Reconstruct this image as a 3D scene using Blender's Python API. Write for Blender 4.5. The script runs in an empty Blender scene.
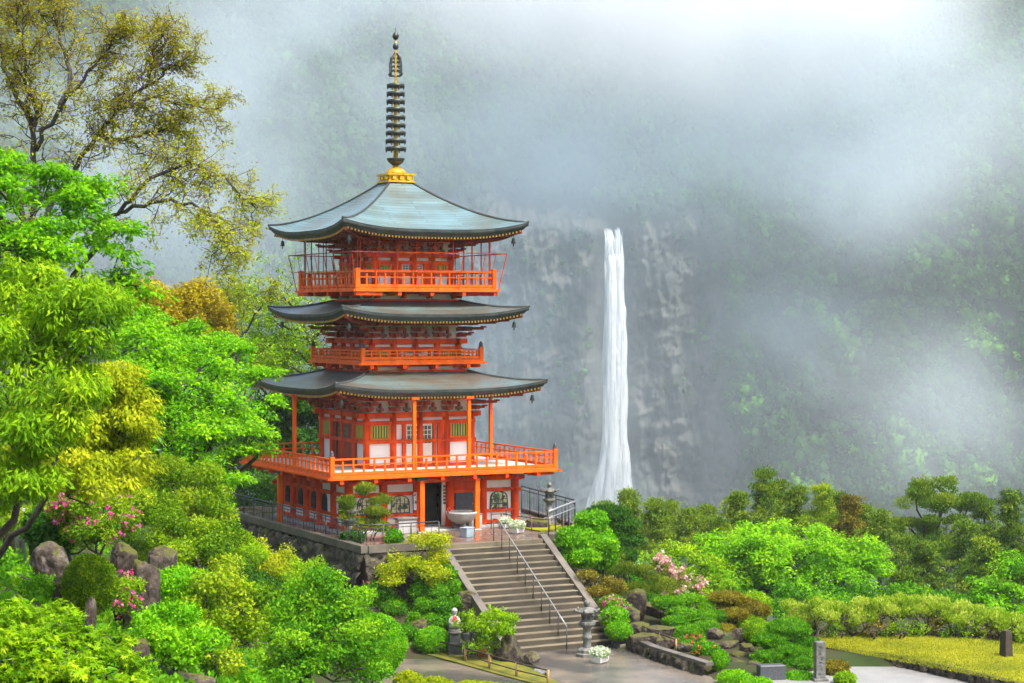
import bpy, bmesh, math, random
import numpy as np
from mathutils import Vector, Matrix
PI = math.pi
S = bpy.context.scene
COL = S.collection

# ------------------------------------------------------------------ camera
CAM = np.array([-37.4484, -83.4909, 10.0139]); YAW = -.4808; PITCH = -.0148; FPX = 1959.888
cam = bpy.data.cameras.new('camera'); cam_o = bpy.data.objects.new('camera', cam); COL.objects.link(cam_o)
cam_o.location = CAM; cam_o.rotation_euler = (PI/2 + PITCH, 0, YAW)
cam.sensor_width = 36; cam.lens = FPX*36/1024; cam.clip_start = .5; cam.clip_end = 3000
S.camera = cam_o

# ------------------------------------------------------------------ sky, sun, exposure
SUN_EL = math.radians(58); SUN_AZ = math.radians(160)      # azimuth from +Y clockwise
w = bpy.data.worlds.new('World'); S.world = w; w.use_nodes = True
nt = w.node_tree; bg = nt.nodes['Background']
sky = nt.nodes.new('ShaderNodeTexSky'); sky.sky_type = 'NISHITA'; sky.sun_disc = False
sky.sun_elevation = SUN_EL; sky.sun_rotation = SUN_AZ; sky.dust_density = 4; sky.air_density = 1.0
hs = nt.nodes.new('ShaderNodeHueSaturation'); hs.inputs['Saturation'].default_value = .8   # an overcast, greyed sky
nt.links.new(sky.outputs[0], hs.inputs['Color']); nt.links.new(hs.outputs[0], bg.inputs[0])
bg.inputs[1].default_value = .125
sun = bpy.data.lights.new('sun', 'SUN'); sun.energy = 2.4; sun.angle = math.radians(10); sun.color = (1, .96, .9)
sun_o = bpy.data.objects.new('sun', sun); COL.objects.link(sun_o)
sd = Vector((math.sin(SUN_AZ)*math.cos(SUN_EL), math.cos(SUN_AZ)*math.cos(SUN_EL), math.sin(SUN_EL)))
sun_o.rotation_euler = sd.to_track_quat('Z', 'Y').to_euler()
S.view_settings.view_transform = 'Standard'; S.view_settings.look = 'None'
S.view_settings.exposure = 1.32; S.view_settings.gamma = 1
S.cycles.use_denoising = True
S.cycles.max_bounces = 12; S.cycles.volume_bounces = 9; S.cycles.use_adaptive_sampling = True; S.cycles.adaptive_threshold = .04; S.cycles.diffuse_bounces = 5; S.cycles.transparent_max_bounces = 12
S.cycles.caustics_reflective = False; S.cycles.caustics_refractive = False
S.cycles.volume_step_rate = 1.4; S.cycles.volume_max_steps = 64

# ------------------------------------------------------------------ helpers: geometry of the view (real distances)
CR = np.array([math.cos(YAW), math.sin(YAW), 0.]); CF = np.array([-math.sin(YAW), math.cos(YAW), 0.])
_cp, _sp = math.cos(PITCH), math.sin(PITCH)
FW3 = np.array([CF[0]*_cp, CF[1]*_cp, _sp]); UP3 = np.cross(CR, FW3)
def at(px, py, d): return CAM + (FW3 + CR*((px-512)/FPX) - UP3*((py-341.5)/FPX))*d
def rd(p): v = np.asarray(p)[..., :2] - CAM[:2]; return v@CR[:2], v@CF[:2]
def world(r, d, z):
    r, d, z = np.broadcast_arrays(np.asarray(r, float), np.asarray(d, float), np.asarray(z, float))
    return np.stack([CAM[0]+r*CR[0]+d*CF[0], CAM[1]+r*CR[1]+d*CF[1], z], -1)
def ss(a, b, x): t = np.clip((np.asarray(x, float)-a)/(b-a), 0, 1); return t*t*(3-2*t)

def _hash(ix, iy, iz, seed):
    h = (ix.astype(np.int64)*73856093) ^ (iy.astype(np.int64)*19349663) ^ (iz.astype(np.int64)*83492791) ^ (seed*2654435)
    h = (h ^ (h >> 13))*1274126177; h = h & 0x7fffffff; h = (h ^ (h >> 15))*2246822519 & 0x7fffffff
    return (h & 0xffff)/65535.
def vn(P, seed=0):                                          # value noise in 0..1
    P = np.asarray(P, float); i = np.floor(P).astype(int); f = P-i; f = f*f*(3-2*f); o = 0
    for dx in (0, 1):
        for dy in (0, 1):
            for dz in (0, 1):
                wgt = (f[..., 0] if dx else 1-f[..., 0])*(f[..., 1] if dy else 1-f[..., 1])*(f[..., 2] if dz else 1-f[..., 2])
                o = o + wgt*_hash(i[..., 0]+dx, i[..., 1]+dy, i[..., 2]+dz, seed)
    return o
def fbm(P, seed=0, n=4):
    P = np.asarray(P, float); o = 0; a = .5; t = 0
    for k in range(n): o = o + a*vn(P*2**k, seed+k*17); t += a; a *= .5
    return o/t
def cells(P, seed=0):                                       # distance to nearest and second nearest cell point in 2D, and cell id
    P = np.asarray(P, float); i = np.floor(P).astype(int)
    d1 = np.full(P.shape[:-1], 9.); d2 = d1.copy(); cid = np.zeros(P.shape[:-1])
    for dx in (-1, 0, 1):
        for dy in (-1, 0, 1):
            jx, jy = i[..., 0]+dx, i[..., 1]+dy; z = np.zeros_like(jx)
            cx = jx+.15+.7*_hash(jx, jy, z, seed); cy = jy+.15+.7*_hash(jx, jy, z, seed+5)
            d = np.hypot(P[..., 0]-cx, P[..., 1]-cy); hid = _hash(jx, jy, z, seed+9)
            m = d < d1; d2 = np.where(m, d1, np.minimum(d2, d)); cid = np.where(m, hid, cid); d1 = np.where(m, d, d1)
    return d1, d2, cid

# ------------------------------------------------------------------ helpers: materials
def mat(name, col, rough=.6, col2=None, scale=3., detail=4, bump=0., bscale=None, metal=0., spec=.5, stretch=(1, 1, 1), sharp=(.35, .65), coat=0):
    m = bpy.data.materials.new(name); m.use_nodes = True; n = m.node_tree; b = n.nodes['Principled BSDF']
    b.inputs['Roughness'].default_value = rough; b.inputs['Metallic'].default_value = metal
    b.inputs['Specular IOR Level'].default_value = spec
    if coat: b.inputs['Coat Weight'].default_value = coat; b.inputs['Coat Roughness'].default_value = .15
    tc = n.nodes.new('ShaderNodeTexCoord'); mp = n.nodes.new('ShaderNodeMapping'); mp.inputs['Scale'].default_value = stretch
    n.links.new(tc.outputs['Object'], mp.inputs[0])
    if col2 is None: col2 = tuple(c*.78 for c in col)
    nz = n.nodes.new('ShaderNodeTexNoise'); nz.inputs['Scale'].default_value = scale; nz.inputs['Detail'].default_value = detail
    n.links.new(mp.outputs[0], nz.inputs['Vector'])
    cr = n.nodes.new('ShaderNodeValToRGB'); cr.color_ramp.elements[0].position = sharp[0]; cr.color_ramp.elements[1].position = sharp[1]
    cr.color_ramp.elements[0].color = (*col, 1); cr.color_ramp.elements[1].color = (*col2, 1)
    n.links.new(nz.outputs[0], cr.inputs[0]); n.links.new(cr.outputs[0], b.inputs['Base Color'])
    if bump:
        n2 = n.nodes.new('ShaderNodeTexNoise'); n2.inputs['Scale'].default_value = bscale or scale*4; n2.inputs['Detail'].default_value = 5
        n.links.new(mp.outputs[0], n2.inputs['Vector']); bp = n.nodes.new('ShaderNodeBump'); bp.inputs['Strength'].default_value = bump
        bp.inputs['Distance'].default_value = .05
        n.links.new(n2.outputs[0], bp.inputs['Height']); n.links.new(bp.outputs[0], b.inputs['Normal'])
    return m
def leafmat(name, c0, c1, c2, trans=.35, rough=.5):
    m = bpy.data.materials.new(name); m.use_nodes = True; n = m.node_tree; b = n.nodes['Principled BSDF']; out = n.nodes['Material Output']
    a = n.nodes.new('ShaderNodeAttribute'); a.attribute_name = 'tint'
    cr = n.nodes.new('ShaderNodeValToRGB'); e = cr.color_ramp.elements; e[0].color = (*c0, 1); e[1].color = (*c2, 1); e.new(.5).color = (*c1, 1)
    n.links.new(a.outputs['Fac'], cr.inputs[0]); n.links.new(cr.outputs[0], b.inputs['Base Color'])
    b.inputs['Roughness'].default_value = rough; b.inputs['Specular IOR Level'].default_value = .06
    t = n.nodes.new('ShaderNodeBsdfTranslucent'); n.links.new(cr.outputs[0], t.inputs[0])
    mx = n.nodes.new('ShaderNodeMixShader'); mx.inputs[0].default_value = trans
    n.links.new(b.outputs[0], mx.inputs[1]); n.links.new(t.outputs[0], mx.inputs[2]); n.links.new(mx.outputs[0], out.inputs[0])
    return m
M = {}
M['vermilion'] = mat('vermilion_paint', (.80, .080, .004), .55, (.44, .036, .004), 2.4, 9, spec=.2, stretch=(1, 1, .35), sharp=(.40, .68), bump=.15)
M['orange'] = mat('orange_paint', (.85, .140, .004), .55, (.62, .085, .003), 2.0, 8, spec=.2, stretch=(1, 1, .5), sharp=(.44, .74), bump=.15)
M['shadedred'] = mat('shaded_red_timber', (.34, .045, .012), .65, (.22, .03, .012), 2.2, 5)  # darker red timber, with the shade of the unlit sides in its colour
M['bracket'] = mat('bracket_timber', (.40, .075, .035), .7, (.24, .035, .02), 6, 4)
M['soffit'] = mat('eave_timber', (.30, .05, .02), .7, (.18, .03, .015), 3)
M['plaster'] = mat('white_plaster', (.84, .83, .80), .75, (.68, .67, .64), 1.6, 8, stretch=(1, 1, .5), sharp=(.5, .8))
M['paleboards'] = mat('pale_boards', (.62, .56, .50), .7, (.5, .45, .4), 3, 3, stretch=(1, 8, 1))
M['yellowend'] = mat('ochre_paint', (.72, .46, .09), .6)
M['black'] = mat('black_metal', (.03, .03, .035), .45, (.05, .05, .055), 4)
M['bronze'] = mat('dark_bronze', (.035, .04, .035), .4, (.07, .08, .06), 9, metal=.6)
M['gold'] = mat('gold_leaf', (.80, .50, .02), .35, (.55, .28, .012), 5, metal=.45)
M['glass'] = mat('dark_window', (.05, .09, .08), .12, (.12, .16, .12), 5, spec=.8)
M['lattice'] = mat('green_yellow_slats', (.50, .48, .06), .5, (.30, .40, .05), 8, stretch=(1, 1, .2))
M['interior'] = mat('dark_interior', (.025, .03, .025), .8, (.06, .06, .04), 2)
M['screen'] = mat('cream_screen', (.74, .66, .58), .6, (.66, .58, .5), 3)
M['fascia'] = mat('roof_edge', (.035, .045, .045), .5, (.07, .08, .075), 3)
M['stone'] = mat('grey_stone', (.22, .21, .19), .75, (.10, .105, .09), 4, 6, bump=.5)
M['plinth'] = mat('pale_plinth', (.46, .45, .43), .7, (.34, .34, .32), 3, 5)
M['concrete'] = mat('step_concrete', (.235, .205, .165), .55, (.13, .112, .09), .9, 6, bump=.25, stretch=(1, 1, 1))
M['kerb'] = mat('parapet_stone', (.17, .145, .115), .5, (.09, .078, .062), 1.2, 6, bump=.25)
def rockmat(name, dark, mid, light, moss, amount):
    m = bpy.data.materials.new(name); m.use_nodes = True; n = m.node_tree; b = n.nodes['Principled BSDF']; b.inputs['Roughness'].default_value = .75; b.inputs['Specular IOR Level'].default_value = .3
    tc = n.nodes.new('ShaderNodeTexCoord')
    def noise(sc, det, rough=.65):
        z = n.nodes.new('ShaderNodeTexNoise'); z.inputs['Scale'].default_value = sc; z.inputs['Detail'].default_value = det; z.inputs['Roughness'].default_value = rough; n.links.new(tc.outputs['Object'], z.inputs['Vector']); return z
    cr = n.nodes.new('ShaderNodeValToRGB'); e = cr.color_ramp.elements; e[0].position = .36; e[0].color = (*dark, 1); e[1].position = .66; e[1].color = (*light, 1); x = e.new(.5); x.color = (*mid, 1)
    n.links.new(noise(3.2, 10, .72).outputs[0], cr.inputs[0])
    ge = n.nodes.new('ShaderNodeNewGeometry'); sx = n.nodes.new('ShaderNodeSeparateXYZ'); n.links.new(ge.outputs['Normal'], sx.inputs[0])
    ma = n.nodes.new('ShaderNodeMath'); ma.operation = 'MULTIPLY_ADD'; n.links.new(sx.outputs[2], ma.inputs[0]); ma.inputs[1].default_value = .35; n.links.new(noise(2.1, 8, .7).outputs[0], ma.inputs[2])
    mr = n.nodes.new('ShaderNodeMapRange'); n.links.new(ma.outputs[0], mr.inputs[0]); mr.inputs[1].default_value = .80-amount*.4; mr.inputs[2].default_value = .92-amount*.4
    mx = n.nodes.new('ShaderNodeMix'); mx.data_type = 'RGBA'; n.links.new(mr.outputs[0], mx.inputs[0]); n.links.new(cr.outputs[0], mx.inputs[6]); mx.inputs[7].default_value = (*moss, 1); n.links.new(mx.outputs[2], b.inputs['Base Color'])
    bp = n.nodes.new('ShaderNodeBump'); bp.inputs['Strength'].default_value = .9; bp.inputs['Distance'].default_value = .06; n.links.new(noise(9, 8, .7).outputs[0], bp.inputs['Height']); n.links.new(bp.outputs[0], b.inputs['Normal'])
    return m
M['rock'] = rockmat('mossy_rock', (.018, .014, .011), (.062, .045, .034), (.16, .125, .10), (.085, .085, .012), .45)
M['rockpale'] = rockmat('lichen_rock', (.025, .018, .014), (.085, .062, .047), (.26, .22, .185), (.09, .09, .015), .25)
M['wallrock'] = rockmat('wall_rock', (.015, .013, .010), (.060, .048, .034), (.17, .14, .10), (.075, .085, .014), .32)
M['bark'] = mat('bark', (.085, .065, .045), .9, (.045, .035, .028), 5, 5, bump=.5)
M['barkgrey'] = mat('grey_bark', (.07, .06, .055), .9, (.035, .03, .03), 5, 5, bump=.4)
M['bamboo'] = mat('aged_bamboo', (.42, .28, .10), .55, (.30, .18, .06), 4)
M['darkwood'] = mat('dark_stake', (.055, .038, .026), .8, (.03, .02, .015), 5)
M['steel'] = mat('grey_steel', (.42, .42, .42), .35, (.34, .34, .34), 5, metal=.5)
M['wet_asphalt'] = mat('wet_paving', (.20, .165, .125), .26, (.075, .070, .064), .38, 9, bump=.2, bscale=25, sharp=(.40, .60))
M['road'] = mat('pale_asphalt', (.30, .29, .275), .5, (.24, .235, .225), 1.5, 6, bump=.2, bscale=40)
M['brick'] = None
M['lawn'] = mat('ochre_lawn', (.32, .32, .014), .95, (.16, .19, .014), .5, 9, bump=.6, bscale=40, spec=.1)
M['soil'] = mat('garden_soil', (.055, .042, .022), .95, (.03, .05, .010), .35, 7, bump=.7, bscale=9, spec=.2)
M['moss'] = mat('moss', (.20, .17, .03), .95, (.10, .12, .02), 1.5, 6, bump=.6, spec=.1)
M['pond'] = mat('pond_water', (.05, .07, .06), .06, (.07, .09, .075), 1, spec=.9, bump=.06, bscale=3)
M['white'] = mat('white_glaze', (.80, .80, .78), .45)
M['redcloth'] = mat('red_cloth', (.45, .02, .025), .8)
M['bluebin'] = mat('grey_blue_box', (.32, .40, .46), .6)
M['board'] = mat('notice_board', (.04, .045, .055), .6, (.07, .07, .08), 8)
M['grave'] = mat('dark_granite', (.09, .095, .105), .45, (.055, .06, .065), 12)
M['cap'] = mat('old_lead', (.09, .10, .09), .55, (.15, .15, .13), 6)

# foliage (dark, middle, light)
L = {}
L['maple'] = leafmat('maple_leaf', (.060, .24, .003), (.19, .50, .005), (.38, .66, .012), .45)
L['lime'] = leafmat('lime_leaf', (.09, .23, .004), (.25, .47, .006), (.50, .66, .018), .45)
L['yellow'] = leafmat('yellow_leaf', (.16, .24, .005), (.37, .46, .007), (.62, .62, .02), .42)
L['olive'] = leafmat('olive_leaf', (.050, .13, .004), (.17, .34, .006), (.42, .52, .016), .4)
L['bronze'] = leafmat('bronze_leaf', (.24, .18, .012), (.44, .42, .02), (.50, .62, .03), .5)
L['orange'] = leafmat('orange_leaf', (.17, .15, .005), (.37, .29, .006), (.54, .46, .015), .35)
L['mid'] = leafmat('mid_leaf', (.022, .12, .004), (.10, .33, .006), (.29, .54, .014), .4)
L['bright'] = leafmat('clipped_leaf', (.038, .18, .003), (.15, .46, .005), (.36, .63, .012), .36)
L['dark'] = leafmat('dark_leaf', (.012, .055, .006), (.036, .13, .009), (.11, .26, .016), .28)
L['pine'] = leafmat('pine_needle', (.034, .085, .007), (.13, .21, .010), (.30, .36, .02), .3)
L['conifer'] = leafmat('conifer_leaf', (.026, .08, .008), (.11, .22, .012), (.28, .38, .02), .3)
L['redbrown'] = leafmat('reddish_leaf', (.07, .07, .008), (.20, .16, .012), (.32, .30, .022), .3)
L['paleazalea'] = leafmat('pale_new_leaf', (.11, .24, .006), (.31, .48, .015), (.58, .66, .09), .42)
L['pink'] = leafmat('pink_blossom', (.55, .02, .16), (.70, .06, .28), (.78, .25, .45), .3)
L['palepink'] = leafmat('pale_pink_blossom', (.55, .22, .20), (.70, .40, .36), (.80, .62, .56), .3)
L['red'] = leafmat('red_blossom', (.55, .02, .06), (.70, .03, .10), (.75, .12, .15), .3)
L['orangeblossom'] = leafmat('orange_blossom', (.60, .12, .03), (.70, .22, .06), (.75, .35, .12), .3)
L['whiteflower'] = leafmat('white_flower', (.20, .36, .06), (.60, .68, .42), (.82, .84, .76), .3)
L['forest'] = leafmat('forest_leaf', (.012, .036, .012), (.05, .135, .022), (.14, .37, .02), .2)

# ------------------------------------------------------------------ helpers: objects
def link(o, parent=None): COL.objects.link(o); o.parent = parent; return o
def tag(o, label=None, cat=None, group=None, kind=None):
    for k, v in (('label', label), ('category', cat), ('group', group), ('kind', kind)):
        if v: o[k] = v
    return o
def thing(name, label, cat, loc=(0, 0, 0), group=None, rz=0):
    o = bpy.data.objects.new(name, None); o.empty_display_size = .3; COL.objects.link(o)
    o.location = [float(c) for c in loc]; o.rotation_euler = (0, 0, rz)
    return tag(o, label, cat, group)
class MB:
    """collects shapes, then links them as one mesh object"""
    def __init__(s): s.v = []; s.f = []; s.m = []; s.sm = []
    def add(s, v, f, mi=0, smooth=False):
        k = len(s.v); s.v += [tuple(map(float, p)) for p in v]; s.f += [tuple(i+k for i in q) for q in f]; s.m += [mi]*len(f); s.sm += [smooth]*len(f); return s
    def box(s, c, d, rz=0, mi=0, bev=0., taper=1.):
        x, y, z = d[0]/2, d[1]/2, d[2]/2; b = min(bev, x*.5, y*.5, z*.5)
        cs, sn = math.cos(rz), math.sin(rz)
        def T(p): return (c[0]+p[0]*cs-p[1]*sn, c[1]+p[0]*sn+p[1]*cs, c[2]+p[2])
        if b <= 0:
            V = [(sx*x*(taper if sz > 0 else 1), sy*y*(taper if sz > 0 else 1), sz*z) for sz in (-1, 1) for sx, sy in ((-1, -1), (1, -1), (1, 1), (-1, 1))]
            F = [(3, 2, 1, 0), (4, 5, 6, 7)] + [(i, (i+1) % 4, 4+(i+1) % 4, 4+i) for i in range(4)]
        else:
            V = []
            for zz, k in ((-z, b), (-z+b, 0), (z-b, 0), (z, b)):
                t = taper if zz > 0 else 1
                V += [((x-k)*a*t-(0), (y-k)*q*t, zz) for a, q in ((-1, -1), (1, -1), (1, 1), (-1, 1))]
            F = [(3, 2, 1, 0), (12, 13, 14, 15)] + [(l*4+i, l*4+(i+1) % 4, l*4+4+(i+1) % 4, l*4+4+i) for l in range(3) for i in range(4)]
        return s.add([T(p) for p in V], F, mi)
    def bar(s, a, b, w, h=None, mi=0):                     # rectangular bar between two points
        a, b = Vector(a), Vector(b); h = h or w; d = (b-a).normalized()
        u = d.cross(Vector((0, 0, 1))); u = Vector((1, 0, 0)) if u.length < 1e-4 else u.normalized(); t = u.cross(d)
        V = [p+u*i*w/2+t*j*h/2 for p in (a, b) for i, j in ((-1, -1), (1, -1), (1, 1), (-1, 1))]
        return s.add(V, [(0, 1, 2, 3), (7, 6, 5, 4)]+[(4+i, 4+(i+1) % 4, (i+1) % 4, i) for i in range(4)], mi)
    def tube(s, pts, rad, n=8, mi=0, caps=True):
        pts = [Vector(p) for p in pts]; rad = rad if hasattr(rad, '__len__') else [rad]*len(pts)
        V = []; F = []; ref = None
        for i, p in enumerate(pts):
            d = (pts[min(i+1, len(pts)-1)]-pts[max(i-1, 0)]).normalized()
            if ref is None or abs(ref.dot(d)) > .95: ref = Vector((0, 0, 1)) if abs(d.z) < .8 else Vector((1, 0, 0))
            u = (ref-d*ref.dot(d)).normalized(); t = d.cross(u); ref = u
            V += [p+(u*math.cos(2*PI*k/n)+t*math.sin(2*PI*k/n))*rad[i] for k in range(n)]
            if i: F += [((i-1)*n+k, (i-1)*n+(k+1) % n, i*n+(k+1) % n, i*n+k) for k in range(n)]
        s.add(V, F, mi, True)
        if caps: k0 = len(s.v)-len(V); s.f += [tuple(k0+n-1-k for k in range(n)), tuple(len(s.v)-n+k for k in range(n))]; s.m += [mi]*2; s.sm += [False]*2
        return s
    def lathe(s, prof, c=(0, 0, 0), n=20, mi=0, sq=False):  # profile of (radius, z)
        V = []; F = []
        for r, z in prof: V += [(c[0]+r*math.cos(2*PI*(k+.5)/n), c[1]+r*math.sin(2*PI*(k+.5)/n), c[2]+z) for k in range(n)]
        for i in range(len(prof)-1): F += [(i*n+k, i*n+(k+1) % n, (i+1)*n+(k+1) % n, (i+1)*n+k) for k in range(n)]
        s.add(V, F, mi, n > 8)
        k0 = len(s.v)-len(V); s.f += [tuple(k0+n-1-k for k in range(n)), tuple(len(s.v)-n+k for k in range(n))]; s.m += [mi]*2; s.sm += [False]*2
        return s
    def build(s, name, mats, parent=None, loc=None):
        me = bpy.data.meshes.new(name); me.from_pydata(s.v, [], s.f)
        for m in (mats if isinstance(mats, (list, tuple)) else [mats]): me.materials.append(m)
        me.polygons.foreach_set('material_index', s.m); me.polygons.foreach_set('use_smooth', s.sm); me.update()
        o = bpy.data.objects.new(name, me); link(o, parent)
        if loc is not None: o.location = [float(c) for c in loc]
        return o
def meshobj(name, V, F, m, parent=None, smooth=True, loc=None, attr=None, uv=None):
    """numpy verts (N,3) and faces (K,3 or 4)"""
    V = np.asarray(V, np.float32); F = np.asarray(F, np.int32); k = F.shape[1]
    me = bpy.data.meshes.new(name); me.vertices.add(len(V)); me.vertices.foreach_set('co', V.ravel())
    me.loops.add(F.size); me.loops.foreach_set('vertex_index', F.ravel())
    me.polygons.add(len(F)); me.polygons.foreach_set('loop_start', np.arange(0, F.size, k, dtype=np.int32))
    if smooth: me.polygons.foreach_set('use_smooth', np.ones(len(F), bool))
    for kk, a in (attr or {}).items(): me.attributes.new(kk, 'FLOAT', 'POINT').data.foreach_set('value', np.asarray(a, np.float32))
    if uv is not None: me.uv_layers.new(name='uv').data.foreach_set('uv', np.asarray(uv, np.float32)[F.ravel()].ravel())
    for mm in (m if isinstance(m, (list, tuple)) else [m]): me.materials.append(mm)
    me.update(calc_edges=True); me.validate()
    o = bpy.data.objects.new(name, me); link(o, parent)
    if loc is not None: o.location = [float(c) for c in loc]
    return o
def gridfaces(nu, nv):
    i, j = np.meshgrid(np.arange(nu-1), np.arange(nv-1), indexing='ij'); a = (i*nv+j).ravel()
    return np.stack([a, a+nv, a+nv+1, a+1], 1)
_ico = {}
def ico(sub):
    if sub not in _ico:
        bm = bmesh.new(); bmesh.ops.create_icosphere(bm, subdivisions=sub, radius=1)
        _ico[sub] = (np.array([v.co[:] for v in bm.verts]), np.array([[v.index for v in f.verts] for f in bm.faces])); bm.free()
    return _ico[sub]

# ------------------------------------------------------------------ helpers: plants
RNG = np.random.default_rng(7)
def unit(v): return v/(np.linalg.norm(v, axis=-1, keepdims=True)+1e-9)
def leaf_quads(P, A, Nn, Ln, Wd, fold=.12):
    B = unit(np.cross(Nn, A)); A = unit(A); Ln = Ln[:, None]; Wd = Wd[:, None]
    mid = P+A*Ln*.45; up = Nn*Wd*fold
    return np.stack([P, mid+B*Wd*.5+up, P+A*Ln, mid-B*Wd*.5+up], 1).reshape(-1, 3)
class Foliage:
    def __init__(s, rng=None): s.V = []; s.T = []; s.xV = []; s.xF = []; s.xT = []; s.nx = 0; s.rng = rng or RNG
    def leaves(s, P, A, Nn, size, aspect, tint, palmate=False):
        n = len(P); g = s.rng; Ln = size*g.uniform(.65, 1.3, n)
        if palmate:
            A = unit(A); B = unit(np.cross(Nn, A))
            for a, k in ((-1.35, .6), (-.65, .85), (0, 1), (.65, .85), (1.35, .6)):
                s.V.append(leaf_quads(P, A*math.cos(a)+B*math.sin(a), Nn, Ln*k, Ln*.24)); s.T.append(np.repeat(tint, 4))
        else:
            s.V.append(leaf_quads(P, A, Nn, Ln, Ln*aspect)); s.T.append(np.repeat(tint, 4))
    def pad(s, c, r, n, style, size, aspect, tint0, palmate=False, spread=.16):
        """one leaf clump: centre, radii (3) and leaf count"""
        g = s.rng; n = int(max(n, 4)); q = unit(g.normal(size=(n, 3)))*g.uniform(.15, 1, (n, 1))**.42
        out = unit(q*np.array([1, 1, .8])); P = q*r
        if style == 'flat':                               # layered sprays: leaves lie flat and tip down at the rim, each spray tilted its own way
            rr = q[:, 0]**2+q[:, 1]**2; P[:, 2] -= rr*r[0]*.28; tl = g.normal(size=2)*.22; P[:, 2] += P[:, 0]*tl[0]+P[:, 1]*tl[1]; a_ = np.arctan2(q[:, 1], q[:, 0]); P[:, :2] *= (.72+.38*np.cos(a_*g.integers(2, 5)+g.uniform(0, 6)))[:, None]
            Nn = unit(np.array([0, 0, 1.])+g.normal(size=(n, 3))*.38+out*[.35, .35, 0]); A = unit(out*[1, 1, 0]+g.normal(size=(n, 3))*.5+[0, 0, -.35])
        elif style == 'droop':
            A = unit(np.array([0, 0, -.8])+g.normal(size=(n, 3))*.55+out*[.6, .6, 0]); Nn = unit(out+g.normal(size=(n, 3))*.4+[0, 0, .4])
        elif style == 'up':
            A = unit(np.array([0, 0, 1.])+g.normal(size=(n, 3))*.5+out*.6); Nn = unit(out+g.normal(size=(n, 3))*.5)
        else:
            Nn = unit(out+g.normal(size=(n, 3))*.55+[0, 0, .35]); A = unit(g.normal(size=(n, 3))+out*.3)
        t = np.clip(tint0+g.normal(size=n)*spread+.12*q[:, 2], 0, 1)
        s.leaves(P+c, A, Nn, size, aspect, t, palmate)
    def core(s, V, F, t): s.xV.append(V); s.xF.append(F+s.nx); s.xT.append(np.full(len(V), t)); s.nx += len(V)
    def build(s, name, m, parent=None, loc=None):
        V = np.concatenate(s.V) if s.V else np.zeros((0, 3)); T = np.concatenate(s.T) if s.T else np.zeros(0)
        if loc is not None: V = V-np.asarray(loc)
        F = np.arange(len(V)).reshape(-1, 4)
        if s.xV:
            X = np.concatenate(s.xV); X = X if loc is None else X-np.asarray(loc)
            XF = np.concatenate(s.xF)+len(V)
            F3 = np.concatenate([F[:, [0, 1, 2]], F[:, [0, 2, 3]], XF]); V = np.concatenate([V, X]); T = np.concatenate([T, np.concatenate(s.xT)])
            return meshobj(name, V, F3, m, parent, False, loc, {'tint': T})
        return meshobj(name, V, F, m, parent, False, loc, {'tint': T})
def bend(a, b, rng, k=.12, n=4):
    a, b = np.asarray(a, float), np.asarray(b, float); l = np.linalg.norm(b-a); o = [a]
    for i in range(1, n): o.append(a+(b-a)*i/n+rng.normal(size=3)*l*k*.5)
    o.append(b); return o

# ground height ------------------------------------------------------------
TER = [(-5.75, -9.75), (2.95, -9.6), (6.05, -6.6), (7.3, 1.0), (7.6, 9.5), (-5.5, 9.5)]
def ground_z(p):
    p = np.asarray(p, float); r, d = rd(p); x, y = p[..., 0], p[..., 1]
    z = np.where(d < 70, 7-.1486*d, -3.42)
    z = np.maximum(z, -3.42)+0*x
    z = z+np.clip(.5*(-.10*d-r), 0, 9)*ss(0, 25, d)                      # the slope rising to the left
    z = z+.5*(fbm(np.stack([x*.09, y*.09, x*0], -1), 3)-.5)*ss(.2, 3, np.abs(z+3.42))
    side = ss(-6.5, -9, x)                                               # hold the ground low beside the left terrace wall
    near = ss(24, 12, np.hypot(x*.5, y))*ss(-16, -9, x)
    z = np.where((x < -5.2) & (x > -16), z*(1-near)+near*np.minimum(z, -1.9+.12*(-6-x)), z)
    z = np.where((x >= 2.6) & (y > -14.8), np.maximum(z, -3.2+ss(-14.8, -8, y)*2.2*ss(2.4, 3.4, x)*ss(14, 6, x)), z)   # bank right of the steps
    z = np.where((x >= 2.9) & (y <= -14.8) & (y > -24), np.maximum(z, -3.05), z)
    z = np.where((x < -2.1) & (x > -7) & (y < -9.6) & (y > -15), np.maximum(-3.35+ss(-14.2, -10, y)*1.5, -3.35), z)
    val = np.maximum(0, d-98-.9*np.maximum(0, -8-r)); z = np.where(val > 0, np.maximum(z-.42*val, -74), z)
    val2 = np.maximum(0, (d-84))*ss(4, 16, x)*ss(-2, 14, r); z = np.where((val2 > 0), np.maximum(np.minimum(z, -3.2-.25*val2), -74), z)
    inside = (x > -5.3) & (x < 6.4) & (y > -9.2) & (y < 9)
    z = np.where(inside, np.minimum(z, -1.2), z)
    st = (x > -2.3) & (x < 3.0) & (y <= -9.2) & (y > -16); z = np.where(st, np.minimum(z, -3.8), z)
    return z

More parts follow.
